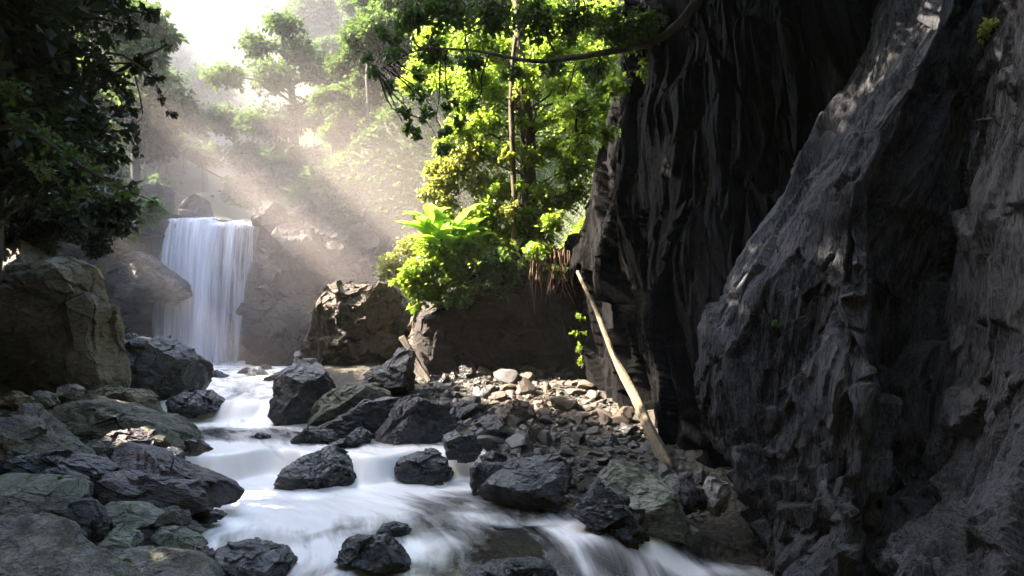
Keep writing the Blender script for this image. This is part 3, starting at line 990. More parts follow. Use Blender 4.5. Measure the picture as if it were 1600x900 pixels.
B('boulder', [(155, 805), (170, 788), (213, 792), (248, 807), (235, 822), (200, 834), (165, 828)], 9.0, 'green_grey', 'flat greenish wedge stone leaning on the furrowed slab', seed=22, rough=0.6, ncut=2, cuts=[(.15, -.5, .85, .35), (-.6, -.75, -.1, .5)], depth=0.35)
B('boulder', [(-140, 850), (-60, 822), (0, 828), (40, 842), (85, 872), (125, 898), (175, 935), (230, 990), (200, 1060), (-140, 1060)], 6.4, 'slab', 'big lichen-spotted foreground slab in the lower left corner', seed=23, depth=0.8, sub=7, rough=0.4, ncut=1, strata=0.5, cuts=[(.30, -.50, .81, .30), (.2, -.35, .92, .42)], sdir=(-.2, -.5, .85))
B('boulder', [(110, 905), (130, 882), (170, 872), (230, 868), (290, 878), (318, 892), (330, 912), (338, 970), (130, 970)], 7.6, 'slab', 'low flat grey slab with dead leaves beside the water', seed=24, depth=0.55, rough=0.4, ncut=1, strata=0.6, cuts=[(.05, -.34, .94, .30)], sdir=(.1, -.4, .9))
B('boulder', [(225, 838), (240, 829), (277, 829), (314, 846), (316, 862), (287, 868), (240, 862)], 9.1, 'green_grey', 'low stone at the waterline above the flat grey slab', seed=25)
B('boulder', [(291, 863), (300, 857), (317, 856), (334, 867), (332, 895), (310, 893)], 8.6, 'dark_wet', 'dark wet stone ending the flat slab at the water', seed=26)
B('boulder', [(272, 818), (285, 814), (300, 821), (319, 832), (302, 843), (275, 840)], 9.7, 'dark_rust', 'small dark stone under the tip of the furrowed slab', seed=27)
B('boulder', [(300, 803), (318, 797), (334, 798), (353, 806), (333, 816), (308, 815)], 10.6, 'dark_wet', 'flat glistening rock awash below the long reddish slab', seed=28)
B('boulder', [(326, 868), (350, 858), (400, 856), (440, 868), (455, 880), (450, 898), (380, 908), (328, 902)], 8.7, 'dark_wet', 'flat glistening rock shelf awash at the bottom left', seed=29, strata=0.8, depth=0.5, cuts=[(0, -.3, .95, .4)])
for i_, (pl_, y_, mt_, lb_) in enumerate([
    ([(60, 735), (85, 722), (120, 730), (132, 742), (100, 750), (64, 748)], 10.6, 'dark_rock', 'thin dark slab resting on the layered slab by the pale block'),
    ([(118, 700), (140, 690), (160, 700), (166, 716), (140, 722), (120, 714)], 12.0, 'mossy_dark', 'greenish wedge of rock at the end of the slanting slab'),
    ([(40, 622), (62, 612), (80, 618), (84, 634), (58, 640), (42, 636)], 14.2, 'green_grey', 'small pale stone at the foot of the mossy rock wall'),
    ([(0, 622), (20, 612), (36, 620), (38, 636), (12, 642), (-4, 636)], 13.6, 'tan', 'rounded tan stone at the left foot of the mossy rock wall'),
    ([(94, 606), (112, 600), (124, 608), (122, 624), (100, 626)], 15.0, 'pale', 'pale pebble-shaped stone below the rock wall cleft'),
    ([(240, 800), (262, 794), (286, 806), (290, 822), (262, 828), (242, 818)], 9.6, 'mossy_dark', 'small greenish stone under the furrowed slab'),
    ([(88, 838), (104, 830), (120, 842), (118, 862), (98, 866)], 8.0, 'dark_rock', 'small dark stone tucked in front of the rounded boulder'),
    ([(150, 838), (176, 830), (206, 838), (214, 852), (180, 862), (152, 856)], 8.3, 'green_grey', 'thin grey flake between the wedge stone and the flat slab'),
    ([(-30, 815), (4, 806), (40, 818), (58, 836), (20, 850), (-30, 846)], 8.0, 'mossy_dark', 'mossy stone between the pale block and the foreground slab'),
    ([(246, 706), (262, 700), (280, 708), (284, 720), (262, 726), (248, 720)], 12.5, 'dark_wet', 'little wet stone at the head of the long reddish slab')]):
    B('boulder', pl_, y_, mt_, lb_, seed=120 + i_, strata=0.7, depth=0.28)
# rocks in the river
B('boulder', [(517, 884), (535, 856), (541, 845), (575, 842), (600, 841), (620, 854), (635, 871), (642, 884), (612, 900), (562, 902)], 8.85, 'dark_wet', 'round black wet boulder in the foreground rapids', seed=30, rough=1.1)
B('boulder', [(589, 833), (595, 822), (612, 818), (635, 821), (642, 831), (620, 840)], 10.1, 'dark_wet', 'small black rock behind the round foreground boulder', seed=31)
B('boulder', [(428, 760), (448, 734), (476, 714), (506, 706), (536, 716), (564, 746), (545, 764), (489, 768)], 13.5, 'dark_wet', 'black wet boulder splitting the middle cascade', seed=32, ncut=3, depth=.6)
B('boulder', [(612, 738), (626, 718), (648, 708), (675, 706), (698, 720), (706, 748), (650, 756)], 13.6, 'dark_wet', 'glistening wet boulder awash at the right of the cascade', seed=33)
B('boulder', [(388, 684), (405, 677), (420, 680), (424, 688), (395, 690)], 15.7, 'dark_wet', 'tiny dark rock alone in the upper pool', seed=34)
B('boulder', [(735, 905), (760, 888), (800, 878), (850, 884), (875, 905), (860, 930), (740, 930)], 8.45, 'dark_wet', 'glistening rock edge at the lip of the bottom drop', seed=35, strata=0.5)
B('boulder', [(453, 690), (483, 669), (517, 674), (525, 690), (490, 697)], 15.2, 'dark_wet', 'low dark rock at the waterline left of the big triangular one', seed=36)
B('boulder', [(543, 682), (563, 665), (582, 680), (577, 692), (550, 692)], 15.1, 'dark_wet', 'small dark triangular rock at the edge of the upper pool', seed=37)
B('boulder', [(521, 691), (553, 680), (570, 688), (560, 698), (530, 700)], 14.7, 'dark_wet', 'flat glistening rock awash before the triangular boulder', seed=38)
# far end of the upper river
B('boulder', [(363, 592), (384, 574), (392, 578), (399, 602), (372, 606)], 26.5, 'dark_rock', 'dark block at the foot of the fall', seed=39)
B('boulder', [(389, 578), (406, 573), (421, 594), (412, 608), (396, 606)], 25.6, 'pale', 'pale block leaning beside the dark one under the fall', seed=40, ncut=4)
B('boulder', [(400, 576), (410, 570), (419, 572), (427, 586), (416, 596)], 28, 'brown', 'small brown boulder behind the pale leaning block', seed=41)
B('boulder', [(410, 608), (419, 588), (436, 582), (445, 612), (425, 618)], 24, 'brown', 'brown boulder right of the pale leaning block', seed=42)
B('boulder', [(326, 596), (330, 583), (339, 580), (357, 590), (373, 601), (367, 610), (328, 606)], 25, 'dark_rock', 'grey-brown rock left of the dark block under the fall', seed=43)
B('boulder', [(308, 585), (313, 576), (324, 578), (328, 594), (315, 602)], 24, 'dark_rock', 'dark stone peeping out behind the rounded brown boulder', seed=44)
B('boulder', [(303, 617), (330, 611), (347, 619), (335, 626), (310, 626)], 21.3, 'dark_wet', 'flat dark rock at the left of the small upper fall', seed=45)
B('boulder', [(188, 415), (196, 402), (224, 395), (256, 423), (281, 444), (284, 460), (264, 472), (240, 468), (194, 466)], 30.8, 'dark_wet', 'dark jutting ledge left of the waterfall', seed=46, depth=1.4)
B('boulder', [(384, 580), (388, 500), (398, 455), (425, 436), (468, 432), (492, 462), (496, 520), (490, 585)], 31.0, 'fall_rock', 'big wet brown rock face right of the waterfall foot', seed=81, depth=1.6, rough=1.4)
B('boulder', [(405, 440), (412, 385), (440, 352), (480, 360), (510, 400), (505, 450), (450, 462)], 32.0, 'fall_rock', 'brown rock shoulder right of the waterfall lip', seed=82, depth=1.6, rough=1.4)
B('boulder', [(398, 352), (404, 330), (420, 316), (440, 322), (448, 350), (430, 366)], 32.6, 'fall_rock', 'rounded rock knob beside the waterfall lip', seed=83, depth=.9)
B('boulder', [(470, 590), (480, 500), (520, 470), (570, 480), (590, 600)], 30.0, 'fall_rock', 'brown rock slope seen over the massive dark boulder', seed=84, depth=1.4, rough=1.4)
B('boulder', [(218, 300), (232, 290), (250, 288), (262, 300), (262, 330), (222, 330)], 33.2, 'fall_rock', 'dark rock block left of the waterfall lip', seed=85, depth=.9)
B('boulder', [(384, 425), (396, 405), (412, 420), (410, 500), (392, 540), (384, 500)], 32.0, 'fall_rock', 'dark wet rock at the right edge of the thin veil', seed=88, depth=.5)
B('boulder', [(283, 338), (290, 314), (306, 304), (322, 312), (330, 340)], 36.2, 'fall_rock', 'rounded boulder in the mist behind the waterfall lip', seed=89, depth=.8)
# middle right bank
B('boulder', [(485, 610), (487, 545), (493, 520), (507, 472), (521, 455), (546, 445), (580, 444), (615, 455), (642, 482), (646, 560), (644, 620)], 23.6, 'brown', 'massive dark brown boulder with a mossy sunlit rim', seed=47, depth=2.2, sub=7, rough=1.3, ncut=3, cuts=[(0, -1, -.05, .75)])
B('boulder', [(436, 584), (448, 571), (484, 557), (499, 571), (511, 593), (518, 610), (508, 648), (492, 668), (443, 666), (427, 645), (436, 633), (433, 608)], 17.9, 'dark_rock', 'pointed grey boulder standing at the edge of the upper river', seed=48, rough=0.8, strata=0.5, ncut=3, cuts=[(-.35, -.9, .25, .6), (.75, -.6, .1, .62)])
B('boulder', [(482, 658), (492, 636), (507, 616), (537, 604), (580, 602), (606, 616), (610, 640), (515, 674), (490, 672)], 17, 'mossy_dark', 'dark rounded boulder right of the pointed grey one', seed=49)
B('boulder', [(488, 672), (520, 657), (560, 636), (590, 626), (628, 622), (624, 660), (587, 674), (530, 680)], 16, 'dark_rock', 'low dark slab sloping to the upper pool', seed=50, strata=0.8)
B('boulder', [(580, 687), (593, 666), (617, 639), (630, 624), (660, 622), (698, 632), (709, 664), (676, 697), (620, 698)], 15.4, 'dark_rock', 'big dark triangular boulder above the cascade', seed=51, ncut=4, cuts=[(-.45, -.7, .5, .55), (.3, -.9, .1, .6)])
B('boulder', [(510, 662), (517, 641), (527, 636), (544, 643), (538, 662)], 16.5, 'dark_rock', 'small pointed stone in front of the dark rounded boulder', seed=52)
B('boulder', [(531, 640), (547, 624), (568, 629), (560, 645)], 16.9, 'dark_rock', 'small stone on top of the low dark slab', seed=53)
B('boulder', [(545, 606), (580, 579), (610, 562), (620, 549), (644, 549), (645, 570), (636, 625), (600, 625)], 18.6, 'dark_rock', 'long slab propped up against the massive brown boulder', seed=54, strata=0.7, ncut=3, cuts=[(-.4, -.6, .7, .5)], depth=0.6)
B('boulder', [(628, 585), (632, 530), (644, 500), (670, 488), (680, 520), (676, 590)], 21.8, 'brown', 'sunlit brown rock wedged in the cleft beside the overhang', seed=86, depth=.4)
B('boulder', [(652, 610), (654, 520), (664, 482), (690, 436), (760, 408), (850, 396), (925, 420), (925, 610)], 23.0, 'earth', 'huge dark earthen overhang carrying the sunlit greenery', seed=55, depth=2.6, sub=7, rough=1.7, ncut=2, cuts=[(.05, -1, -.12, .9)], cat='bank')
B('boulder', [(719, 616), (738, 600), (757, 602), (755, 620), (729, 628)], 19, 'stone_grey', 'dark rounded stone at the back of the scree', seed=56)
B('boulder', [(741, 620), (763, 602), (780, 607), (774, 630), (749, 634)], 18.3, 'stone_grey', 'grey-brown stone in front of the dark rounded one on the scree', seed=57)
B('boulder', [(682, 668), (707, 635), (716, 627), (758, 632), (744, 662), (716, 670)], 16.3, 'dark_rock', 'dark angular boulder right of the big triangular one', seed=58)
B('boulder', [(776, 658), (785, 638), (807, 624), (828, 632), (842, 655), (840, 672), (799, 674)], 15.8, 'brown', 'prominent brown angular boulder in the middle of the scree', seed=59, ncut=4, cuts=[(-.7, -.6, .3, .6)])
B('boulder', [(750, 656), (771, 646), (785, 660), (795, 674), (779, 688), (758, 680)], 14.9, 'stone_grey', 'dark stone just below the brown angular boulder', seed=60)
B('boulder', [(818, 686), (829, 667), (844, 666), (853, 680), (840, 706), (823, 706)], 14.4, 'brown', 'upright brown stone split by a joint on the lower scree', seed=61, ncut=4)
B('boulder', [(688, 684), (710, 673), (724, 679), (740, 679), (754, 704), (742, 720), (700, 718)], 13.8, 'dark_wet', 'smooth shining notched boulder at the edge of the pool', seed=62, rough=0.6)
B('boulder', [(750, 716), (771, 703), (791, 713), (791, 730), (752, 730)], 13.3, 'dark_wet', 'dark wet stone behind the large shining boulder', seed=63)
B('boulder', [(734, 736), (749, 723), (795, 724), (770, 765), (752, 772), (736, 772)], 12.5, 'dark_wet', 'black wet rock left of the large shining boulder', seed=64)
B('boulder', [(744, 776), (763, 750), (793, 727), (840, 717), (866, 713), (890, 730), (886, 762), (866, 795), (815, 795), (765, 785)], 11.9, 'dark_rock', 'large shining grey boulder at the right edge of the white pool', seed=65, rough=0.8, cuts=[(-.35, -.45, .82, .5)], ncut=3)
B('boulder', [(940, 744), (961, 728), (998, 739), (1031, 753), (1060, 790), (1102, 845), (1095, 880), (1010, 850), (962, 800)], 11.1, 'green_grey', 'large tilted grey boulder near the foot of the right cliff', seed=66, rough=0.8, strata=0.4, cuts=[(-.3, -.55, .78, .5)], depth=0.75)
B('boulder', [(895, 806), (924, 794), (946, 779), (974, 786), (1011, 839), (1006, 880), (945, 850)], 10.35, 'dark_wet', 'jagged glistening black rock where the water drops right', seed=67, rough=1.6, strata=0.9)
B('boulder', [(1097, 764), (1111, 750), (1134, 752), (1140, 782), (1124, 808), (1102, 796)], 11.8, 'pale', 'small pale-faced boulder against the right cliff', seed=68)
B('boulder', [(1084, 742), (1097, 731), (1111, 739), (1110, 758), (1088, 757)], 12.3, 'stone_grey', 'round grey stone above the small pale-faced boulder', seed=69)
B('boulder', [(1036, 758), (1060, 742), (1075, 757), (1098, 764), (1106, 800), (1060, 800)], 11.7, 'dark_wet', 'dark rock left of the small pale-faced boulder', seed=70)
B('boulder', [(922, 766), (946, 731), (962, 736), (955, 778), (930, 780)], 11.6, 'dark_rock', 'narrow dark rock behind the tilted grey boulder', seed=71)

# ------------------------------------------------------------------ stones of the scree and the banks
def stone_mesh(seed, sub=3):
    d, f = ico(sub)
    rs = np.random.RandomState(seed)
    v = d * np.array([1.0, rs.uniform(.6, .9), rs.uniform(.28, .62)])
    for _ in range(14):
        n = rs.normal(size=3)
        n /= np.linalg.norm(n)
        s_ = v @ n
        o = s_.max() * rs.uniform(0.5, 0.8)
        v = v - (np.clip(s_ - o, 0, None) * 0.95)[:, None] * n
    v = v + d * (fbm(v * 2.0 + seed, 2, seed) * 0.03)[:, None]
    v[:, 2] -= v[:, 2].min()
    return v, f


protos = {}
for mt in ('stone_warm', 'stone_grey', 'dark_wet', 'pale'):
    protos[mt] = []
    for i in range(7):
        v, f = stone_mesh(300 + i)
        o = build('stone', v, f, M[mt], smooth=False)
        protos[mt].append(o.data)
        bpy.data.objects.remove(o)


def put_stone(x, y, r, mt, label, group, sink=0.25):
    me = random.choice(protos[mt])
    o = bpy.data.objects.new('stone', me)
    COL.objects.link(o)
    o.location = (x, y, ground1(x, y) - sink * r)
    o.rotation_euler = (random.gauss(0, .25), random.gauss(0, .25), random.uniform(0, 6.28))
    o.scale = (r, r * random.uniform(.75, 1.1), r * random.uniform(.7, 1.15))
    tag(o, label, 'stone', group)
    return o


def scatter(n, lo, hi, rmin, spread=1.6):
    pts, tries = [], 0
    while len(pts) < n and tries < n * 40:
        tries += 1
        px, py = random.uniform(*lo), random.uniform(*hi)
        yield_y = None
        pts.append((px, py))
    return pts


# right bar: pixel ranges only seed the spread; each stone lies on the ground
RX = lambda Y: np.interp(Y, [12.2, 13.3, 15, 17, 20, 21.5], [3.1, 3.1, 2.7, 2.3, 1.7, 1.5])
LXr = lambda Y: np.interp(Y, [12.2, 13.3, 14.5, 16, 18, 21.5], [1.6, 0.3, -0.6, -1.2, -1.9, -2.3])
placed = []
n_st = 0
for k in range(6000):
    if n_st >= 280:
        break
    Y = random.uniform(12.4, 21.3)
    X = random.uniform(LXr(Y), RX(Y))
    r = min(0.5, 0.115 * (Y / 15) * math.exp(abs(random.gauss(0, 0.7))))
    if any((X - a) ** 2 + (Y - b) ** 2 < (0.5 * (r + rr)) ** 2 for a, b, rr in placed):
        continue
    placed.append((X, Y, r))
    lit = Y > 15.2 and X > -0.6 + random.gauss(0, .5)  # sun and shade put into the stone colour: paler where lit
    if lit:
        put_stone(X, Y, r, 'stone_warm', 'angular stone, coloured paler for sun, on the scree below the overhang', 'stones on the scree')
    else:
        put_stone(X, Y, r, 'stone_grey' if random.random() < .75 else 'dark_wet', 'angular stone, coloured darker for shade, on the lower scree by the river', 'stones on the lower scree')
    n_st += 1
# small stones caught between the big ones
for k in range(24):
    Y = random.uniform(8.6, 15.5)
    X = float(left_x(np.array(Y))) - random.uniform(-0.2, 2.4)
    put_stone(X, Y, random.uniform(.09, .22), random.choice(['stone_grey', 'dark_wet', 'stone_warm']), 'small stone lying between the boulders of the left bank', 'stones of the left bank')
for k in range(18):
    Y = random.uniform(22, 30.5)
    px = random.uniform(300, 340) if random.random() < .4 else random.uniform(400, 480)
    put_stone((px - 800) / F * Y, Y, random.uniform(.2, .45), random.choice(['stone_grey', 'dark_wet']), 'dark stone of the jumble at the foot of the waterfall', 'stones under the waterfall')
for k in range(16):
    Y = random.uniform(15.5, 21)
    px = random.uniform(500, 700)
    put_stone((px - 800) / F * Y, Y, random.uniform(.12, .32), 'stone_grey', 'dark stone filling the gaps between the boulders of the right bank', 'stones between the right bank boulders')

# gravel: one mass of small chips
def gravel(name, pts, rr, mat):
    v0, f0 = stone_mesh(555, 2)
    n = len(pts)
    ang = RS.uniform(0, 6.28, n)
    cs, sn = np.cos(ang), np.sin(ang)
    sc = rr[:, None] * RS.uniform(.6, 1.2, (n, 3))
    vv_ = v0[None] * sc[:, None, :]
    x = vv_[:, :, 0] * cs[:, None] - vv_[:, :, 1] * sn[:, None]
    y = vv_[:, :, 0] * sn[:, None] + vv_[:, :, 1] * cs[:, None]
    vv_ = np.stack([x, y, vv_[:, :, 2]], -1) + pts[:, None, :]
    ff = (f0[None] + (np.arange(n) * len(v0))[:, None, None]).reshape(-1, 3)
    o = build(name, vv_.reshape(-1, 3), ff, M[mat], smooth=False)
    return tag(o, 'loose gravel chips between the stones of the scree', 'gravel', kind='stuff')


Yg = RS.uniform(12.0, 22.0, 4200)
Xg = LXr(Yg) - .3 + RS.uniform(0, 1, 4200) * (RX(Yg) - LXr(Yg) + .5)
Zg = ground(Xg[:, None], Yg[:, None])[:, 0]
gravel('gravel', np.stack([Xg, Yg, Zg - 0.01], -1), RS.uniform(0.03, 0.11, 4200) * Yg / 15, 'stone_grey')

# ------------------------------------------------------------------ plants
def leaf_arrays(pos, dirv, length, rs, width=0.38, fold=0.12):
    n = len(pos)
    a = dirv / (np.linalg.norm(dirv, axis=1)[:, None] + 1e-9)
    r = rs.normal(size=(n, 3)) * 0.55 + np.array([0, 0, 1.0])
    b = np.cross(a, r)
    b /= np.linalg.norm(b, axis=1)[:, None] + 1e-9
    nn = np.cross(b, a)
    L = length[:, None]
    v0 = pos
    v1 = pos + a * L * 0.42 + b * L * width + nn * L * fold
    v2 = pos + a * L - nn * L * 0.10
    v3 = pos + a * L * 0.42 - b * L * width + nn * L * fold
    V_ = np.stack([v0, v1, v2, v3], 1).reshape(-1, 3)
    k = (np.arange(n) * 4)[:, None]
    Fa = np.concatenate([k + np.array([[0, 1, 2]]), k + np.array([[0, 2, 3]])], 0)
    return V_, Fa


def crown_geo(blobs, size, dens, rs, flat=0.75, twig_r=0.012, droop=0.35, per=14, spread=0.16, width=0.38):
    """blobs (x,y,z,r). returns leaves (V,F,tint) and twig paths"""
    pos, dr, tint, paths = [], [], [], []
    for x, y, z, r in blobs:
        c_ = np.array([x, y, z])
        nt = max(4, int(dens * r * r))
        u = rs.normal(size=(nt, 3))
        u /= np.linalg.norm(u, axis=1)[:, None]
        rad = r * rs.uniform(0.25, 1.0, nt) ** 0.6 * rs.uniform(0.8, 1.12, nt)
        end = c_ + u * rad[:, None] * np.array([1, 1, flat])
        start = c_ + u * (rad * 0.15)[:, None] + rs.normal(size=(nt, 3)) * r * 0.12
        bt = rs.uniform(0, 1, nt)
        for i in range(nt):
            t = rs.uniform(0.35, 1.05, per)
            p = start[i] + (end[i] - start[i]) * t[:, None] + rs.normal(size=(per, 3)) * spread * r * 0.6
            d = (end[i] - start[i]) / (np.linalg.norm(end[i] - start[i]) + 1e-6) * 0.7 + rs.normal(size=(per, 3)) * 0.65
            d[:, 2] -= droop
            pos.append(p)
            dr.append(d)
            tint.append(np.clip(0.25 * bt[i] + 0.55 * rs.uniform(0, 1, per) + 0.2 * (u[i, 2] * 0.5 + 0.5), 0, 1))  # lighter leaves on upward twigs: shading put into the tint
        for i in range(0, nt, 3):
            mid = (start[i] + end[i]) / 2 + rs.normal(size=3) * r * 0.08
            paths.append((np.array([c_, start[i], mid, end[i]]), np.array([1.6, 1.3, .9, .4]) * twig_r))
    pos = np.concatenate(pos)
    dr = np.concatenate(dr)
    L = size * rs.uniform(0.6, 1.25, len(pos))
    Vl, Fl = leaf_arrays(pos, dr, L, rs, width)
    return Vl, Fl, np.repeat(np.concatenate(tint), 4), paths


def limb_paths(trunk, tr, blobs, rs, lr=0.05, zmin=-99):
    """limbs from the trunk line to every blob"""
    trunk = np.asarray(trunk, float)
    out = []
    tt_ = np.linspace(0, len(trunk) - 1, 60)
    fine = np.stack([np.interp(tt_, np.arange(len(trunk)), trunk[:, k]) for k in range(3)], -1)
    for x, y, z, r in blobs:
        c_ = np.array([x, y, z])
        dist = np.linalg.norm(fine - c_, axis=1) + 0.8 * np.clip(fine[:, 2] - z, 0, None) + 0.5 * np.abs(fine[:, 2] - (z - 0.8 * np.linalg.norm((fine - c_)[:, :2], axis=1)))
        dist = dist + np.where(fine[:, 2] < zmin, 99, 0)
        s0 = fine[np.argmin(dist)]
        m1 = s0 * 0.6 + c_ * 0.4 + rs.normal(size=3) * 0.10 * np.linalg.norm(c_ - s0)
        m2 = s0 * 0.25 + c_ * 0.75 + rs.normal(size=3) * 0.07 * np.linalg.norm(c_ - s0)
        p = catmull([s0, m1, m2, c_], 10)
        out.append((p, np.linspace(lr, lr * 0.3, 10) * (0.6 + 0.4 * r)))
    return out


def plant(name, base, trunk, tr, blobs, label, cat, leaf, size, dens, seed, bark='bark', group=None, lr=0.05, flat=0.75, droop=0.35, per=14, twig_r=0.012, spread=0.16, width=0.38, trunk_name='trunk', limbs=True, zmin=-99):
    rs = np.random.RandomState(seed)
    base = np.array(base, float)
    root = empty(name, base)
    tag(root, label, cat, group)
    Vl, Fl, ti, tw = crown_geo(blobs, size, dens, rs, flat, twig_r, droop, per, spread, width)
    paths = []
    if trunk is not None:
        tp = catmull(trunk, 24)
        wob = np.stack([noise(np.stack([np.linspace(0, 4, 24), np.full(24, seed * 1.3), np.full(24, k * 9.1)], -1), seed) for k in range(3)], -1)
        tp = tp + wob * tr[0] * 0.8
        paths.append((tp, np.interp(np.linspace(0, 1, 24), np.linspace(0, 1, len(tr)), tr)))
        if limbs:
            paths += limb_paths(trunk, tr, blobs, rs, lr, zmin)
    Vt, Ft = tubes(paths + tw, 6)
    t_ = build(trunk_name, Vt - base, Ft, M[bark], root)
    cr = build('crown', Vl - base, Fl, M[leaf], root, smooth=False, attrs={'tint': ti})
    cr['kind'] = 'stuff'
    return root


def PB(lst, Y):
    """(px, py, r px[, dY]) -> world blobs"""
    out = []
    for e in lst:
        y = Y + (e[3] if len(e) > 3 else 0)
        out.append((*P(e[0], e[1], y), e[2] * y / F))
    return out


# --- left: tree whose dark boughs hang over the left bank
lb = PB([(30, 30, 70, 0), (110, 20, 60, 1), (170, -10, 50, 0), (60, 110, 70, 1), (140, 85, 52, 0), (200, 40, 26, 0.5), (225, 20, 20, 0), (110, 170, 60, 0), (178, 128, 40, 0), (222, 98, 20, 0), (240, 120, 12, 0), (20, 200, 70, 0), (90, 225, 55, 1), (155, 200, 42, 0), (196, 165, 26, 0),
         (212, 205, 18, 0), (50, 285, 60, 0), (125, 268, 45, 0), (172, 248, 32, 0), (195, 290, 22, 0), (90, -60, 80, 1), (180, -80, 60, 0), (0, -80, 90, 0), (-60, 60, 90, 0), (-70, 200, 90, 1), (-60, 310, 80, 1), (215, -60, 40, 1)], 13.0)
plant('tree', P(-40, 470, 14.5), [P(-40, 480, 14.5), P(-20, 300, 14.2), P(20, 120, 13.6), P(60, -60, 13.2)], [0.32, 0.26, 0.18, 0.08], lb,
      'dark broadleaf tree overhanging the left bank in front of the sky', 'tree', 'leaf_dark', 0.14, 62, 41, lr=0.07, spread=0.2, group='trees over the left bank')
# taller tree added behind it; its unseen crown shades foreground and cliffs
rt_ = np.random.RandomState(8)
hb = []
for k in range(125):
    y_ = rt_.uniform(2.0, 14.2)
    hb.append((rt_.uniform(-13.5, -4.8), y_, rt_.uniform(max(8.5, 4.6 + 0.438 * y_ + .8), 18.5), rt_.uniform(0.9, 1.5)))
for k in range(30):
    x_ = rt_.uniform(-13.5, -10.0)
    hb.append((x_, rt_.uniform(15.0, 19.0), rt_.uniform(3.2 + 0.902 * (2.5 - x_), 19.5), rt_.uniform(0.8, 1.2)))
plant('tree', (-11.5, 15.5, ground1(-11.5, 15.5) - .3), [(-11.5, 15.5, ground1(-11.5, 15.5) - .3), (-11, 15.5, 7), (-10.5, 15.3, 12), (-9, 14, 15), (-8, 12, 16.5)], [0.42, 0.34, 0.24, 0.16, 0.08], hb,
      'tall added tree of the left bank, its unseen crown shading the foreground', 'tree', 'leaf_dark', 0.24, 30, 49, zmin=12.5, lr=0.05, spread=0.25, group='trees over the left bank')
# nearer spray with larger yellowish leaves
sp = PB([(30, 190, 24, 0), (75, 215, 26, .2), (110, 245, 22, 0), (150, 268, 18, .1), (178, 290, 16, 0), (208, 303, 13, 0), (236, 316, 11, 0), (20, 140, 26, 0), (60, 260, 24, 0), (130, 300, 18, 0)], 8.8)
plant('tree', P(-150, 420, 9.2), [P(-150, 430, 9.2), P(-60, 260, 9.0), P(20, 195, 8.8), P(130, 262, 8.8), P(240, 318, 8.8)], [0.06, 0.05, 0.03, 0.018, 0.006], sp,
      'slender bough with larger yellow-green leaves in front of the dark tree', 'tree', 'leaf_mid', 0.085, 420, 42, lr=0.014, per=5, twig_r=0.004, spread=0.3, group='trees over the left bank')
# bare twigs against the sky at the tip of the left tree
tb = PB([(262, 72, 10, 0), (250, 150, 10, 0), (270, 175, 8, 0), (215, 235, 12, 0)], 13.2)
plant('tree', P(30, 400, 18.2), [P(30, 400, 18.2), P(60, 300, 17), P(120, 170, 14.5), P(215, 92, 13.2), P(262, 72, 13.2)], [0.11, 0.09, 0.06, 0.03, 0.008], tb,
      'thin branching tree reaching out of the dark boughs towards the sky gap', 'tree', 'leaf_dark', 0.10, 300, 43, lr=0.02, per=5, twig_r=0.006, group='trees over the left bank')

# --- undergrowth on the left slope, above the mossy wall
for i, (bl, Y, lab, lf) in enumerate([
    ([(40, 350, 45), (90, 345, 40), (60, 375, 30), (0, 350, 50)], 17.5, 'dark bush on top of the mossy rock wall at the left edge', 'leaf_dark'),
    ([(140, 350, 38), (180, 345, 35), (150, 385, 22)], 21, 'dark fern-like bush behind the mossy rock wall', 'leaf_dark'),
    ([(20, 300, 50), (80, 310, 45), (140, 318, 40), (190, 322, 28), (40, 340, 40), (110, 350, 40), (-30, 330, 50)], 18.5, 'dense dark thicket on the slope below the overhanging tree', 'leaf_dark'),
    ([(215, 335, 26), (245, 325, 20), (200, 365, 18)], 27, 'low dark bush on the ledge left of the waterfall lip', 'leaf_mid'),
    ([(150, 425, 10), (153, 440, 7)], 18.5, 'small green tuft on the edge of the mossy rock wall', 'leaf_mid')]):
    b = PB(bl, Y)
    x, y, z, r = b[0]
    plant('bush', (x, y, z - r), [(x, y, z - r), (x, y, z)], [0.04, 0.02], b, lab, 'bush', lf, 0.12 + 0.003 * Y, 150, 60 + i, lr=0.02)

# --- right: overhanging tree rooted on the cliff
ob = PB([(640, 25, 34, .5), (700, 15, 45, 0), (765, 25, 45, 1), (835, 30, 45, 0), (900, 35, 42, 1), (960, 45, 42, 0), (1010, 40, 40, 0), (618, 85, 18, 0), (680, 85, 30, .5), (735, 95, 26, 0), (600, 55, 16, 0), (655, 150, 15, 0), (700, 160, 18, .6), (640, 200, 9, 0), (800, 110, 24, 1), (860, 105, 22, 0), (690, 230, 10, 0), (740, 160, 14, .5), (930, 110, 25, .5), (590, 112, 13, 0), (575, 92, 9, 0), (612, 132, 13, .2), (632, 172, 11, 0), (652, 212, 9, 0), (668, 182, 13, .3), (692, 204, 11, 0), (620, 58, 16, .4), (720, 190, 10, .3), (645, 115, 14, .4)], 13.0)
shade_cano = []  # unseen canopy added above the bough to keep sun off the cliffs
rs_ = np.random.RandomState(5)
for k in range(130):
    cx_, cy_ = rs_.uniform(-4.6, 6.0), rs_.uniform(7.5, 19.0)
    if cx_ < (1.2 if cy_ < 13 else -0.8):
        continue
    shade_cano.append((cx_, cy_, max(rs_.uniform(9.4, 12.6), 4.6 + 0.438 * cy_ + 1.2), rs_.uniform(0.9, 1.5)))
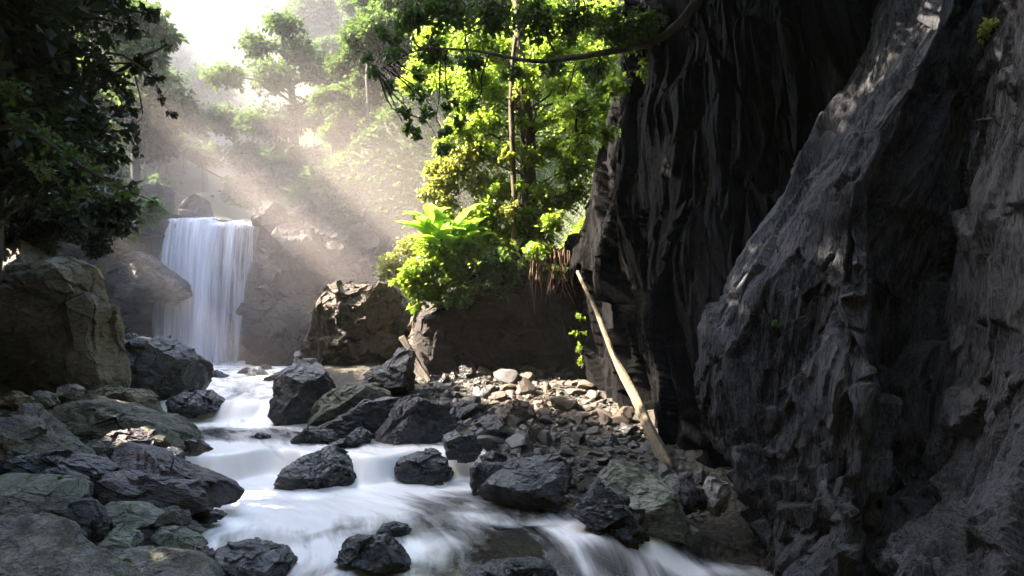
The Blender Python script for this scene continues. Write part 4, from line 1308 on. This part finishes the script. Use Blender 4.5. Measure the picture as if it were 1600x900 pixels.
plant('tree', P(1180, -130, 14.2), [P(1180, -130, 14.2), P(1105, -20, 13.8), P(1050, 48, 13.4), P(1000, 72, 13.2), P(900, 88, 13.1), P(820, 97, 13.0), P(740, 80, 13.0), P(660, 75, 13.0), P(590, 110, 13.0)], [0.13, 0.11, 0.09, 0.07, 0.05, 0.035, 0.022, 0.014, 0.006], ob,
      'leafy bough reaching left from the black cliff across the top', 'tree', 'leaf_mid', 0.12, 165, 44, lr=0.028, spread=0.22, per=12, twig_r=0.007, group='trees on the right cliff')
for k in range(70):  # extra unseen clumps shading the back cliff
    cy_ = rs_.uniform(13.5, 20.2)
    shade_cano.append((rs_.uniform(-8.0, -0.5), cy_, rs_.uniform(5.4 + 0.438 * cy_, 15.2), rs_.uniform(0.9, 1.3)))
plant('tree', (6.5, 13, 8.0), [(6.5, 13, 8.0), (5.5, 13, 10), (2.5, 13, 11.2), (-1.5, 13, 11.4)], [0.3, 0.25, 0.16, 0.06], shade_cano,
      'unseen crown spread above the bough to shade the right cliffs', 'tree', 'leaf_mid', 0.20, 34, 45, lr=0.05, per=14, spread=0.25, group='trees on the right cliff')

shade_cano2 = []  # unseen canopy added overhead to cut sky light from behind
for k in range(60):
    shade_cano2.append((rs_.uniform(-3.2, 7.0), rs_.uniform(-6.0, 4.5), rs_.uniform(9.4, 13), rs_.uniform(1.0, 1.6)))
plant('tree', (7.5, 2, 7.0), [(7.5, 2, 7.0), (7, 2, 9), (4, 1, 11), (1, 0, 11.8)], [0.34, 0.28, 0.18, 0.06], shade_cano2,
      'wide unseen tree added above the viewer to cut the sky light', 'tree', 'leaf_mid', 0.24, 26, 50, lr=0.05, per=14, spread=0.25, group='trees on the right cliff')

# --- sunlit greenery on and behind the earthen overhang
vb = PB([(742, 118, 40, 0), (790, 80, 48, 1), (860, 78, 48, 0), (920, 90, 42, 1), (946, 128, 32, 0), (760, 188, 36, 0), (722, 198, 30, 0), (695, 226, 22, 0), (880, 140, 40, 1), (912, 196, 36, 0), (893, 262, 36, 0), (872, 318, 32, 0), (848, 368, 26, 0), (915, 240, 26, .5), (935, 168, 30, .5), (700, 130, 30, 1), (770, 140, 30, 0), (738, 60, 40, 1), (680, 60, 40, 2), (842, 20, 50, 1), (930, 30, 45, 1), (770, 240, 30, 0), (785, 290, 28, 0), (835, 250, 22, 0), (850, 300, 26, -.2), (830, 335, 24, -.2), (740, 228, 30, 0), (815, 120, 30, -.4), (850, 190, 24, .3), (725, 160, 30, .6), (660, 110, 30, 2), (815, 190, 16, -.5), (828, 240, 14, -.5), (812, 290, 16, -.6), (832, 150, 14, -.6), (800, 230, 18, -.4), (640, 130, 22, 2.5), (860, 230, 26, 0), (940, 90, 30, 0), (900, 300, 30, 0)], 21.6)
plant('tree', P(822, 420, 22.0), [P(822, 425, 22.0), P(826, 300, 22.0), P(820, 180, 22.0), P(812, 40, 22.0), P(800, -60, 22)], [0.30, 0.27, 0.25, 0.2, 0.12], vb,
      'thick vine-hung tree with sunlit green leaves above the overhang', 'tree', 'leaf_bright', 0.125, 150, 46, bark='bark_moss', lr=0.05, spread=0.2, group='trees on the right cliff')
plant('tree', P(797, 420, 20.9), [P(800, 425, 20.9), P(804, 300, 20.9), P(798, 180, 20.9), P(806, 60, 20.9)], [0.10, 0.09, 0.09, 0.06], PB([(800, 330, 22), (795, 380, 18), (808, 150, 16), (790, 240, 14)], 20.8),
      'slim moss-coated trunk standing in front of the vine-hung tree', 'tree', 'leaf_yellow', 0.12, 110, 47, bark='bark_moss', lr=0.02, group='trees on the right cliff')
gl = [
    ('bush', [(715, 262, 42), (690, 288, 30), (750, 288, 32), (668, 302, 18), (735, 240, 26), (700, 315, 26), (680, 265, 20)], 21.6, 'yellowish shrub above the banana leaves', 'leaf_yellow', 0.11, 200),
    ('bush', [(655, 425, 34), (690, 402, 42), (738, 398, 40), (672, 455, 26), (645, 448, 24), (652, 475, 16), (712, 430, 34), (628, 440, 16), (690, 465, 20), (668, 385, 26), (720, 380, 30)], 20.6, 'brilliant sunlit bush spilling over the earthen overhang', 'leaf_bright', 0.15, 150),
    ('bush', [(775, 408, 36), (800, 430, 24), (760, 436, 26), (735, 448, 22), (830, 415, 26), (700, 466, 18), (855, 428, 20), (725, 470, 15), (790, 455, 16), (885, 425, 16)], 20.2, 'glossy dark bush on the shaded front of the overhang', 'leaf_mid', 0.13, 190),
    ('bush', [(608, 412, 24), (640, 388, 26), (596, 430, 12), (625, 432, 18), (655, 372, 18)], 25, 'pale whitish bush on top of the massive brown boulder', 'leaf_yellow', 0.12, 150),
    ('bush', [(770, 330, 36), (745, 352, 32), (790, 370, 30), (760, 375, 30), (725, 345, 24), (815, 350, 26), (835, 385, 24), (780, 300, 28), (700, 350, 24)], 21.3, 'bright leafy tangle right of the banana plant', 'leaf_bright', 0.14, 150),
    ('bush', [(845, 390, 24), (825, 410, 20), (862, 345, 22)], 20.6, 'green creeper at the top of the hanging roots', 'leaf_bright', 0.14, 130),
    ('bush', [(910, 562, 12), (928, 572, 10), (902, 545, 9), (905, 520, 9), (908, 495, 8)], 19.4, 'small green plant at the head of the scree', 'leaf_bright', 0.10, 170),
    ('bush', [(900, 170, 40), (945, 210, 26), (900, 230, 30), (960, 130, 26), (985, 60, 34), (1010, 110, 24)], 19.0, 'green creeper clinging to the top of the black cliff', 'leaf_bright', 0.14, 95),
]
for i, (nm, bl, Y, lab, lf, sz, dn) in enumerate(gl):
    b = PB(bl, Y)
    x, y, z, r = b[0]
    plant(nm, (x, y, z - r), [(x, y, z - r), (x, y, z)], [0.05, 0.02], b, lab, 'bush', lf, sz, dn, 80 + i, lr=0.02, spread=0.22)

# banana-like plant: every big leaf a part
def big_leaf_mesh(name, parent, origin, az, el, length, width, bend, mat):
    n, k = 14, 5
    s_ = np.linspace(0, 1, n)
    prof = np.sin(np.clip((s_ - 0.16) / 0.84, 0, 1) ** 0.75 * math.pi) ** 0.8 * width + 0.012
    e = el - bend * s_ ** 1.3
    ds = length / (n - 1)
    r_ = np.concatenate([[0], np.cumsum(np.cos(e[:-1]) * ds)])
    zz = np.concatenate([[0], np.cumsum(np.sin(e[:-1]) * ds)])
    t_ = np.linspace(-1, 1, k)
    side = np.array([-math.sin(az), math.cos(az), 0])
    fw = np.array([math.cos(az), math.sin(az), 0])
    nrm = np.stack([-np.sin(e)[:, None] * fw[None] + np.cos(e)[:, None] * np.array([0, 0, 1.0])], 0)[0]
    mid = r_[:, None] * fw + zz[:, None] * np.array([0, 0, 1.0])
    Vv = mid[:, None, :] + (prof[:, None] * t_[None, :])[:, :, None] * side + (np.abs(t_)[None, :] * prof[:, None] * 0.35)[:, :, None] * nrm[:, None, :]
    Vv = Vv + 0.02 * RS.normal(size=(n, 1, 1)) * side * np.abs(t_)[None, :, None]
    o = build(name, Vv.reshape(-1, 3) + origin, grid_faces(n, k), mat, parent, attrs={'tint': np.full(n * k, RS.uniform(0.2, 1))})
    return o


for (bx, by, Y, nl, lab, sc_) in [(688, 392, 20.5, 22, 'large bright banana-like plant with broad paddle leaves on the overhang', 1.15), (738, 382, 20.6, 12, 'smaller broad-leaved plant right of the large banana-like one', 0.75), (818, 405, 19.9, 6, 'little broad-leaved plant beside the hanging roots', 0.42)]:
    bp = P(bx, by, Y)
    rt = empty('banana_plant', bp)
    tag(rt, lab, 'plant', 'broad-leaved plants')
    Vt, Ft = tubes([(np.array([[0, 0, -0.2], [0.02, 0, 0.2], [0.0, 0.02, 0.55]]) * sc_, np.array([0.07, 0.06, 0.03]) * sc_)], 8)
    build('stem', Vt, Ft, M['bark_moss'], rt)
    for i in range(nl):
        az = i * 2.4 + random.uniform(-.3, .3)
        big_leaf_mesh('leaf', rt, np.array([random.uniform(-.35, .35), random.uniform(-.2, .2), random.uniform(-.15, .4)]) * sc_, az, random.uniform(0.6, 1.4), random.uniform(0.75, 1.5) * sc_, random.uniform(.15, .22) * sc_, random.uniform(0.7, 1.7), M['leaf_banana'])

# hanging roots under the creeper
hr = empty('hanging_root', P(858, 395, 20.4))
tag(hr, 'tangle of brown roots hanging from the edge of the overhang', 'roots')
for i in range(34):
    x0, y0, z0 = P(random.uniform(826, 890), random.uniform(385, 415), 19.75 + random.uniform(-.15, .2))
    L = random.uniform(0.5, 1.5)
    n = 9
    q_ = np.linspace(0, 1, n)
    pts = np.stack([x0 + 0.10 * np.sin(q_ * random.uniform(2, 6) + i) * q_ + random.gauss(0, .15) * q_, np.full(n, y0), z0 - L * q_], -1)
    Vt, Ft = tubes([(pts, np.linspace(random.uniform(.012, .028), .006, n))], 5)
    build('root', Vt - np.array(hr.location), Ft, M['root'], hr)

# ------------------------------------------------------------------ logs
def log(name, a, b, ra, rb, label, mat, seed, flatten=1.0):
    n = 40
    t = np.linspace(0, 1, n)[:, None]
    a, b = np.array(a), np.array(b)
    L = np.linalg.norm(b - a)
    pts = a + (b - a) * t
    pts = pts + np.stack([noise(np.stack([t[:, 0] * 3, np.full(n, seed), np.full(n, 9.0 * k)], -1), seed) for k in range(3)], -1) * 0.012 * L * np.sin(t * math.pi)
    Vt, Ft = tubes([(pts, np.interp(t[:, 0], [0, .08, .35, 1], [ra * 1.1, ra * .95, ra * .62, rb]))], 22)
    c_ = np.repeat(pts, 22, axis=0)
    d = Vt - c_
    dn = d / (np.linalg.norm(d, axis=1)[:, None] + 1e-9)
    al = np.repeat(t[:, 0] * L, 22)
    disp = fbm(np.stack([dn[:, 0] * 2.5, dn[:, 2] * 2.5 + dn[:, 1], al * 0.8], -1), 4, seed) * 0.55 * np.repeat(np.linalg.norm(d.reshape(n, 22, 3), axis=2).mean(1), 22)
    Vt = Vt + dn * disp[:, None]
    # close the ends
    Ve = np.concatenate([Vt, [pts[0]], [pts[-1]]])
    i0, i1 = len(Vt), len(Vt) + 1
    r0 = np.arange(22)
    r1 = (n - 1) * 22 + np.arange(22)
    caps = np.concatenate([np.stack([np.roll(r0, -1), r0, np.full(22, i0), np.full(22, i0)], 1), np.stack([r1, np.roll(r1, -1), np.full(22, i1), np.full(22, i1)], 1)])
    tri = np.concatenate([Ft[:, [0, 1, 2]], Ft[:, [0, 2, 3]], caps[:, :3]])
    o = build(name, Ve - a, tri, M[mat])
    o.location = a
    return tag(o, label, 'log', 'dead wood')


log('log', P(1046, 738, 13.2), P(902, 424, 18.6), 0.115, 0.035, 'tall pale dead trunk leaning against the black cliff, sunlit at its foot', 'wood', 3)
log('log', P(672, 600, 20.0), P(628, 528, 20.8), 0.13, 0.10, 'brown driftwood log leaning in the cleft beside the overhang', 'bark', 4)

# dead leaves on the flat slab
for i in range(16):
    px, py = random.uniform(135, 300), random.uniform(862, 892)
    o = big_leaf_mesh('fallen_leaf', None, np.zeros(3), random.uniform(0, 6.28), random.uniform(-.1, .3), random.uniform(.06, .12), random.uniform(.012, .02), random.uniform(-.4, .4), M['dead_leaf'])
    o.location = P(px, py, 7.2)
    tag(o, 'curled reddish dead leaf lying on the flat grey slab', 'leaf', 'dead leaves on the slab')
    o['_drop'] = 1

# ------------------------------------------------------------------ woods of the valley
# the tall tree above the waterfall
mb = PB([(443, 38, 34, 0), (402, 72, 32, 0), (470, 85, 40, 1), (352, 118, 34, 0), (425, 120, 44, -1), (500, 112, 42, 1), (300, 185, 34, 0), (348, 190, 40, 1), (415, 190, 50, -1), (475, 180, 46, 0), (535, 190, 44, 2), (385, 245, 42, 0), (448, 250, 50, -1), (380, 300, 40, -1), (430, 300, 50, 0), (500, 260, 50, 1), (490, 320, 40, 0), (260, 215, 26, 1), (318, 240, 30, 2), (560, 240, 40, 2), (530, 140, 30, 2)], 42.0)
plant('tree', P(470, 370, 42.5), [P(470, 380, 42.5), P(465, 280, 42.5), P(455, 170, 42.3), P(440, 40, 42)], [0.45, 0.38, 0.25, 0.08], mb,
      'tall layered tree standing in the mist above the waterfall', 'tree', 'leaf_hill', 0.30, 30, 48, lr=0.07, flat=0.55, spread=0.2, per=16, twig_r=0.02, group='misty valley trees')


def generic_tree(seed, H, leaf, size, dens):
    rs = np.random.RandomState(seed)
    blobs = []
    nb = 15
    for i in range(nb):
        t = rs.uniform(0.32, 1.0)
        rr = H * 0.30 * math.sin(min(1, (1.12 - t) * 1.5) * math.pi / 2) * rs.uniform(0.3, 1.0)
        an = rs.uniform(0, 6.28)
        blobs.append((rr * math.cos(an), rr * math.sin(an), H * t, H * rs.uniform(0.10, 0.17)))
    blobs.append((0, 0, H * 0.98, H * 0.1))
    return plant('tree', (0, 0, 0), [(0, 0, -0.6), (0.1, 0, H * .35), (-.1, .1, H * .7), (0, 0, H)], [H * .028, H * .02, H * .012, H * .004], blobs, 'x', 'tree', leaf, size, dens, seed, lr=0.05, flat=0.6, per=14, twig_r=0.015, spread=0.22)


vars_ = [generic_tree(900 + i, 9.0, 'leaf_hill', 0.34, 34) for i in range(4)]
darks_ = [generic_tree(950 + i, 8.0, 'leaf_dark', 0.26, 48) for i in range(2)]
used_ = set()


def put_tree(src, x, y, sc_, label, group):
    if src.name in used_:
        r = src.copy()
        COL.objects.link(r)
        for ch in src.children:
            c2 = ch.copy()
            COL.objects.link(c2)
            c2.parent = r
    else:
        used_.add(src.name)
        r = src
    r.location = (x, y, ground1(x, y) - 0.2)
    r.rotation_euler = (0, 0, random.uniform(0, 6.28))
    r.scale = (sc_ * random.uniform(.9, 1.15), sc_ * random.uniform(.9, 1.15), sc_)
    tag(r, label, 'tree', group)
    return r


pts_ = []
for k in range(3000):
    if len(pts_) >= 105:
        break
    Y = 36 + 70 * random.random() ** 1.4
    px = random.uniform(120, 800)
    X = (px - 800) / F * Y
    d_c = abs(X + 0.40 * Y)
    if d_c < 3.0 and Y < 50:
        continue
    if Y < 50 and 230 < px < 560:
        continue
    if any((X - a) ** 2 + (Y - b) ** 2 < (2.4 + 0.02 * Y) ** 2 for a, b in pts_):
        continue
    pts_.append((X, Y))
    side_ = 'left' if X < -0.40 * Y else 'right'
    dist_ = 'far' if Y > 62 else 'nearer'
    put_tree(vars_[k % 4], X, Y, random.uniform(.55, 1.1), f'hazy tree in the {dist_} woods on the {side_} side of the misty valley', f'trees in the {dist_} woods on the {side_} of the valley')
for (px_, Y_, s_, lab_) in [(575, 37, .62, 'small tree low on the right valley side just above the brown rock slope'), (610, 39.5, .8, 'tree behind the pale bush on the right valley side'), (650, 37, .7, 'tree behind the banana leaves on the right valley side'), (690, 40, .85, 'tree behind the yellowish shrub on the right valley side'), (730, 37, .8, 'tree right behind the vine-hung trunk'), (600, 44, .9, 'taller tree further up the right valley side'), (660, 46, .95, 'broad tree high on the right valley side'), (545, 40, .6, 'small tree between the tall misty tree and the right valley side'), (520, 36.5, .45, 'shrubby little tree on top of the brown rock shoulder'), (770, 42, .9, 'tree glimpsed through the vine-hung foliage'), (625, 50, 1.0, 'pale misty tree at the top of the right valley side')]:
    put_tree(vars_[int(px_) % 4], (px_ - 800) / F * Y_, Y_, s_, lab_, 'trees on the right valley side')
# dark trees on the left slope, many added out of view to shade the foreground
for (x, y, s_) in [(-11.0, 14.5, 1.0), (-12.5, 17.2, 0.9), (-14.5, 20.5, .7), (-17, 16, 1.1), (-18.5, 20, .7), (-15, 12, 1.1), (-13.5, 9.5, 1.2), (-20, 24.5, .95), (-22, 15, 1.1), (-16.5, 24.0, .8), (-18.5, 28.5, .8), (-22.5, 29, .9), (-11, 7, 1.2), (-20, 10, 1.2), (-23, 20, .8), (-10.0, 11.9, .95), (-9.6, 6.5, 1.0), (-10.2, 9.6, 1.0), (-12.4, 7.6, 1.1), (-9.2, 3.5, 1.1), (-13, 4, 1.2)]:
    put_tree(random.choice(darks_), x, y, s_, 'dark tree of the steep left slope, the stand extended unseen for shade', 'dark trees of the left slope')

# tall trees added up the left slope, their tiers spaced to cut sunbeams
for (x_, y_, sd_, lab_) in [(-19.2, 27.2, 31, 'tall tree added on the left slope nearest the waterfall, tiered to cut sunbeams'), (-19.6, 31.2, 32, 'tall tree added on the left slope beside the waterfall, tiered to cut sunbeams'), (-20.2, 35.4, 33, 'tall tree added on the left slope behind the waterfall lip, tiered to cut sunbeams')]:
    rq = np.random.RandomState(sd_)
    gz = ground1(x_, y_)
    bb = []
    for tz in (9.4, 13.6, 18.4):
        for _ in range(7):
            bb.append((x_ + rq.uniform(-1.3, 1.3), y_ + rq.uniform(-2.4, 2.4), tz + rq.uniform(-.2, .2), rq.uniform(0.6, 0.9)))
    plant('tree', (x_, y_, gz - .3), [(x_, y_, gz - .3), (x_ + .3, y_, 9), (x_ - .2, y_ + .3, 15), (x_, y_, 21)], [0.4, 0.32, 0.22, 0.08], bb, lab_, 'tree', 'leaf_hill', 0.28, 120, sd_, lr=0.07, spread=0.2, twig_r=0.02, group='trees over the left bank')

# undergrowth covering the slopes: a mass of leaves nobody could count
def cover(name, n, xr, yr, keep, size, mat, label, seed):
    rs = np.random.RandomState(seed)
    X = rs.uniform(*xr, n)
    Y = rs.uniform(*yr, n)
    k = keep(X, Y)
    X, Y = X[k], Y[k]
    Z = ground(X[:, None], Y[:, None])[:, 0]
    p = np.stack([X, Y, Z], -1)
    cl_ = np.clip(fbm(p * 0.5, 2, seed) + 0.4, 0, 1)
    p[:, 2] += rs.uniform(0, 1, len(X)) ** 1.5 * 1.0 * cl_ * size / 0.3
    d = rs.normal(size=(len(X), 3))
    d[:, 2] = np.abs(d[:, 2]) * 0.6
    Vl, Fl = leaf_arrays(p, d, size * rs.uniform(.6, 1.3, len(X)), rs)
    o = build(name, Vl, Fl, M[mat], smooth=False, attrs={'tint': np.repeat(rs.uniform(0, 1, len(X)) * (0.3 + 0.7 * cl_), 4)})
    tag(o, label, 'undergrowth', kind='stuff')


cover('undergrowth', 90000, (-60, 12), (35, 85), lambda X, Y: (np.abs(X + 0.4 * Y) > 2.8) & ((X / Y * F + 800) > 60) & ((X / Y * F + 800) < 900), 0.42, 'leaf_hill', 'low undergrowth covering the misty valley slopes', 71)
cover('undergrowth', 90000, (-13, 4), (34, 50), lambda X, Y: X > -0.4 * Y + 2.6, 0.24, 'leaf_hill', 'undergrowth on the right valley side behind the rock slope', 74)
cover('undergrowth', 60000, (-24, -8), (9, 34), lambda X, Y: (left_x(Y) - X > np.interp(Y, [0, 8, 14, 20, 28, 33], [3.0, 3.0, 3.6, 3.2, 1.4, 1.0])), 0.17, 'leaf_dark', 'low dark undergrowth on the left slope', 72)
cover('undergrowth', 50000, (-0.8, 9), (23.4, 40), lambda X, Y: X > -0.8, 0.2, 'leaf_bright', 'green undergrowth on the slope behind the overhang', 73)

# dead leaves come to rest on the slab
bpy.context.view_layer.update()
dg = bpy.context.evaluated_depsgraph_get()
for o in [o for o in COL.objects if '_drop' in o]:
    x, y, z = o.location
    hit, loc, nrm, idx, ob_, mx = scene.ray_cast(dg, Vector((x, y, 2.6)), Vector((0, 0, -1)))
    if hit and ob_ is not o:
        o.location.z = loc.z + 0.006
        o.rotation_euler = Vector((0, 0, 1)).rotation_difference(nrm).to_euler()
    del o['_drop']

# tufts rooted on the near cliff, set where its surface really is
for px_, py_, rp_, lf_, lab_ in [(1216, 506, 9, 'leaf_mid', 'tiny green tuft on a ledge of the near grey buttress'), (1548, 52, 16, 'leaf_yellow', 'pale fern growing high on the near grey buttress'), (1490, 20, 10, 'leaf_mid', 'small plant at the top edge of the near grey buttress')]:
    dv_ = (Vector(P(px_, py_, 10.0)) - Vector((0, 0, CZ))).normalized()
    hit, loc, nrm, idx, ob_, mx = scene.ray_cast(dg, Vector((0, 0, CZ)), dv_)
    if hit:
        r_ = rp_ * loc.y / F
        plant('fern', tuple(loc), [tuple(loc), (loc.x, loc.y, loc.z + r_ * .5)], [0.008, 0.004], [(loc.x - r_ * .5, loc.y - r_ * .3, loc.z + r_ * .3, r_)], lab_, 'fern', lf_, 0.07, 1500, 130 + px_ % 7, lr=0.004, twig_r=0.002, per=6)
# dry twigs lying on the scree
for i in range(9):
    x_, y_ = random.uniform(0.6, 2.4), random.uniform(14.6, 18.5)
    L_ = random.uniform(.4, 1.0)
    an_ = random.uniform(0, 6.28)
    n = 7
    q_ = np.linspace(0, 1, n)
    pts = np.stack([L_ * q_ * math.cos(an_), L_ * q_ * math.sin(an_), 0.16 + 0.12 * np.sin(q_ * 3 + i) + random.uniform(0, .25) * q_], -1)
    Vt, Ft = tubes([(pts, np.linspace(.012, .004, n))], 5)
    o = build('twig', Vt, Ft, M['root'])
    o.location = (x_, y_, ground1(x_, y_))
    tag(o, 'thin dry twig lying across the stones of the scree', 'twig', 'twigs on the scree')

# ------------------------------------------------------------------ air
def air(name, verts, faces, dens, col, aniso, label):
    t = NT(name)
    pv = t.node('ShaderNodeVolumePrincipled')
    pv.inputs['Color'].default_value = (*col, 1)
    pv.inputs['Density'].default_value = dens
    pv.inputs['Anisotropy'].default_value = aniso
    t.link(pv.outputs[0], t.out.inputs['Volume'])
    o = build(name, verts, faces, t.m, smooth=False)
    return tag(o, label, 'haze', kind='stuff')


x0, x1, y0, y1, z0, z1 = -108, 73, -48, 128, -6, 70
hv_ = np.array([(x, y, z) for x in (x0, x1) for y in (y0, y1) for z in (z0, z1)], float)
hf_ = np.array([(0, 1, 3, 2), (4, 6, 7, 5), (0, 4, 5, 1), (2, 3, 7, 6), (0, 2, 6, 4), (1, 5, 7, 3)])
air('haze', hv_, hf_, HAZE, (0.96, 0.95, 0.94), 0.2, 'thin morning haze filling the whole gorge')
d_, f_ = ico(4)
for nm_, ctr_, rad_, dens_, lab_ in [
    ('mist', (-20.0, 63.0, 17.0), (32, 30, 24), MIST, 'bank of bright mist lying in the valley behind the tall tree'),
    ('spray', (-13.4, 31.0, 1.7), (3.4, 2.0, 1.7), 0.16, 'white splash cloud at the foot of the waterfall'),
    ('spray', (-9.5, 29.5, 6.0), (11.5, 9.0, 8.0), SPRAY, 'spray and mist drifting in the sunbeams before the waterfall')]:
    sp_o = air(nm_, d_ * np.array(rad_), f_, 0.0, (0.93, 0.94, 0.97) if nm_ == 'mist' else (0.97, 0.87, 0.82), 0.0, lab_)
    sp_o.location = ctr_
    nt_ = sp_o.data.materials[0].node_tree
    t_tc = nt_.nodes.new('ShaderNodeTexCoord')
    t_mp = nt_.nodes.new('ShaderNodeMapping')
    t_mp.inputs['Scale'].default_value = tuple(1.01 / r for r in rad_)
    t_gr = nt_.nodes.new('ShaderNodeTexGradient')
    t_gr.gradient_type = 'SPHERICAL'
    t_mu = nt_.nodes.new('ShaderNodeMath')
    t_mu.operation = 'MULTIPLY'
    t_mu.inputs[1].default_value = dens_
    nt_.links.new(t_tc.outputs['Object'], t_mp.inputs[0])
    nt_.links.new(t_mp.outputs[0], t_gr.inputs[0])
    nt_.links.new(t_gr.outputs['Fac'], t_mu.inputs[0])
    nt_.links.new(t_mu.outputs[0], [n for n in nt_.nodes if n.type == 'PRINCIPLED_VOLUME'][0].inputs['Density'])
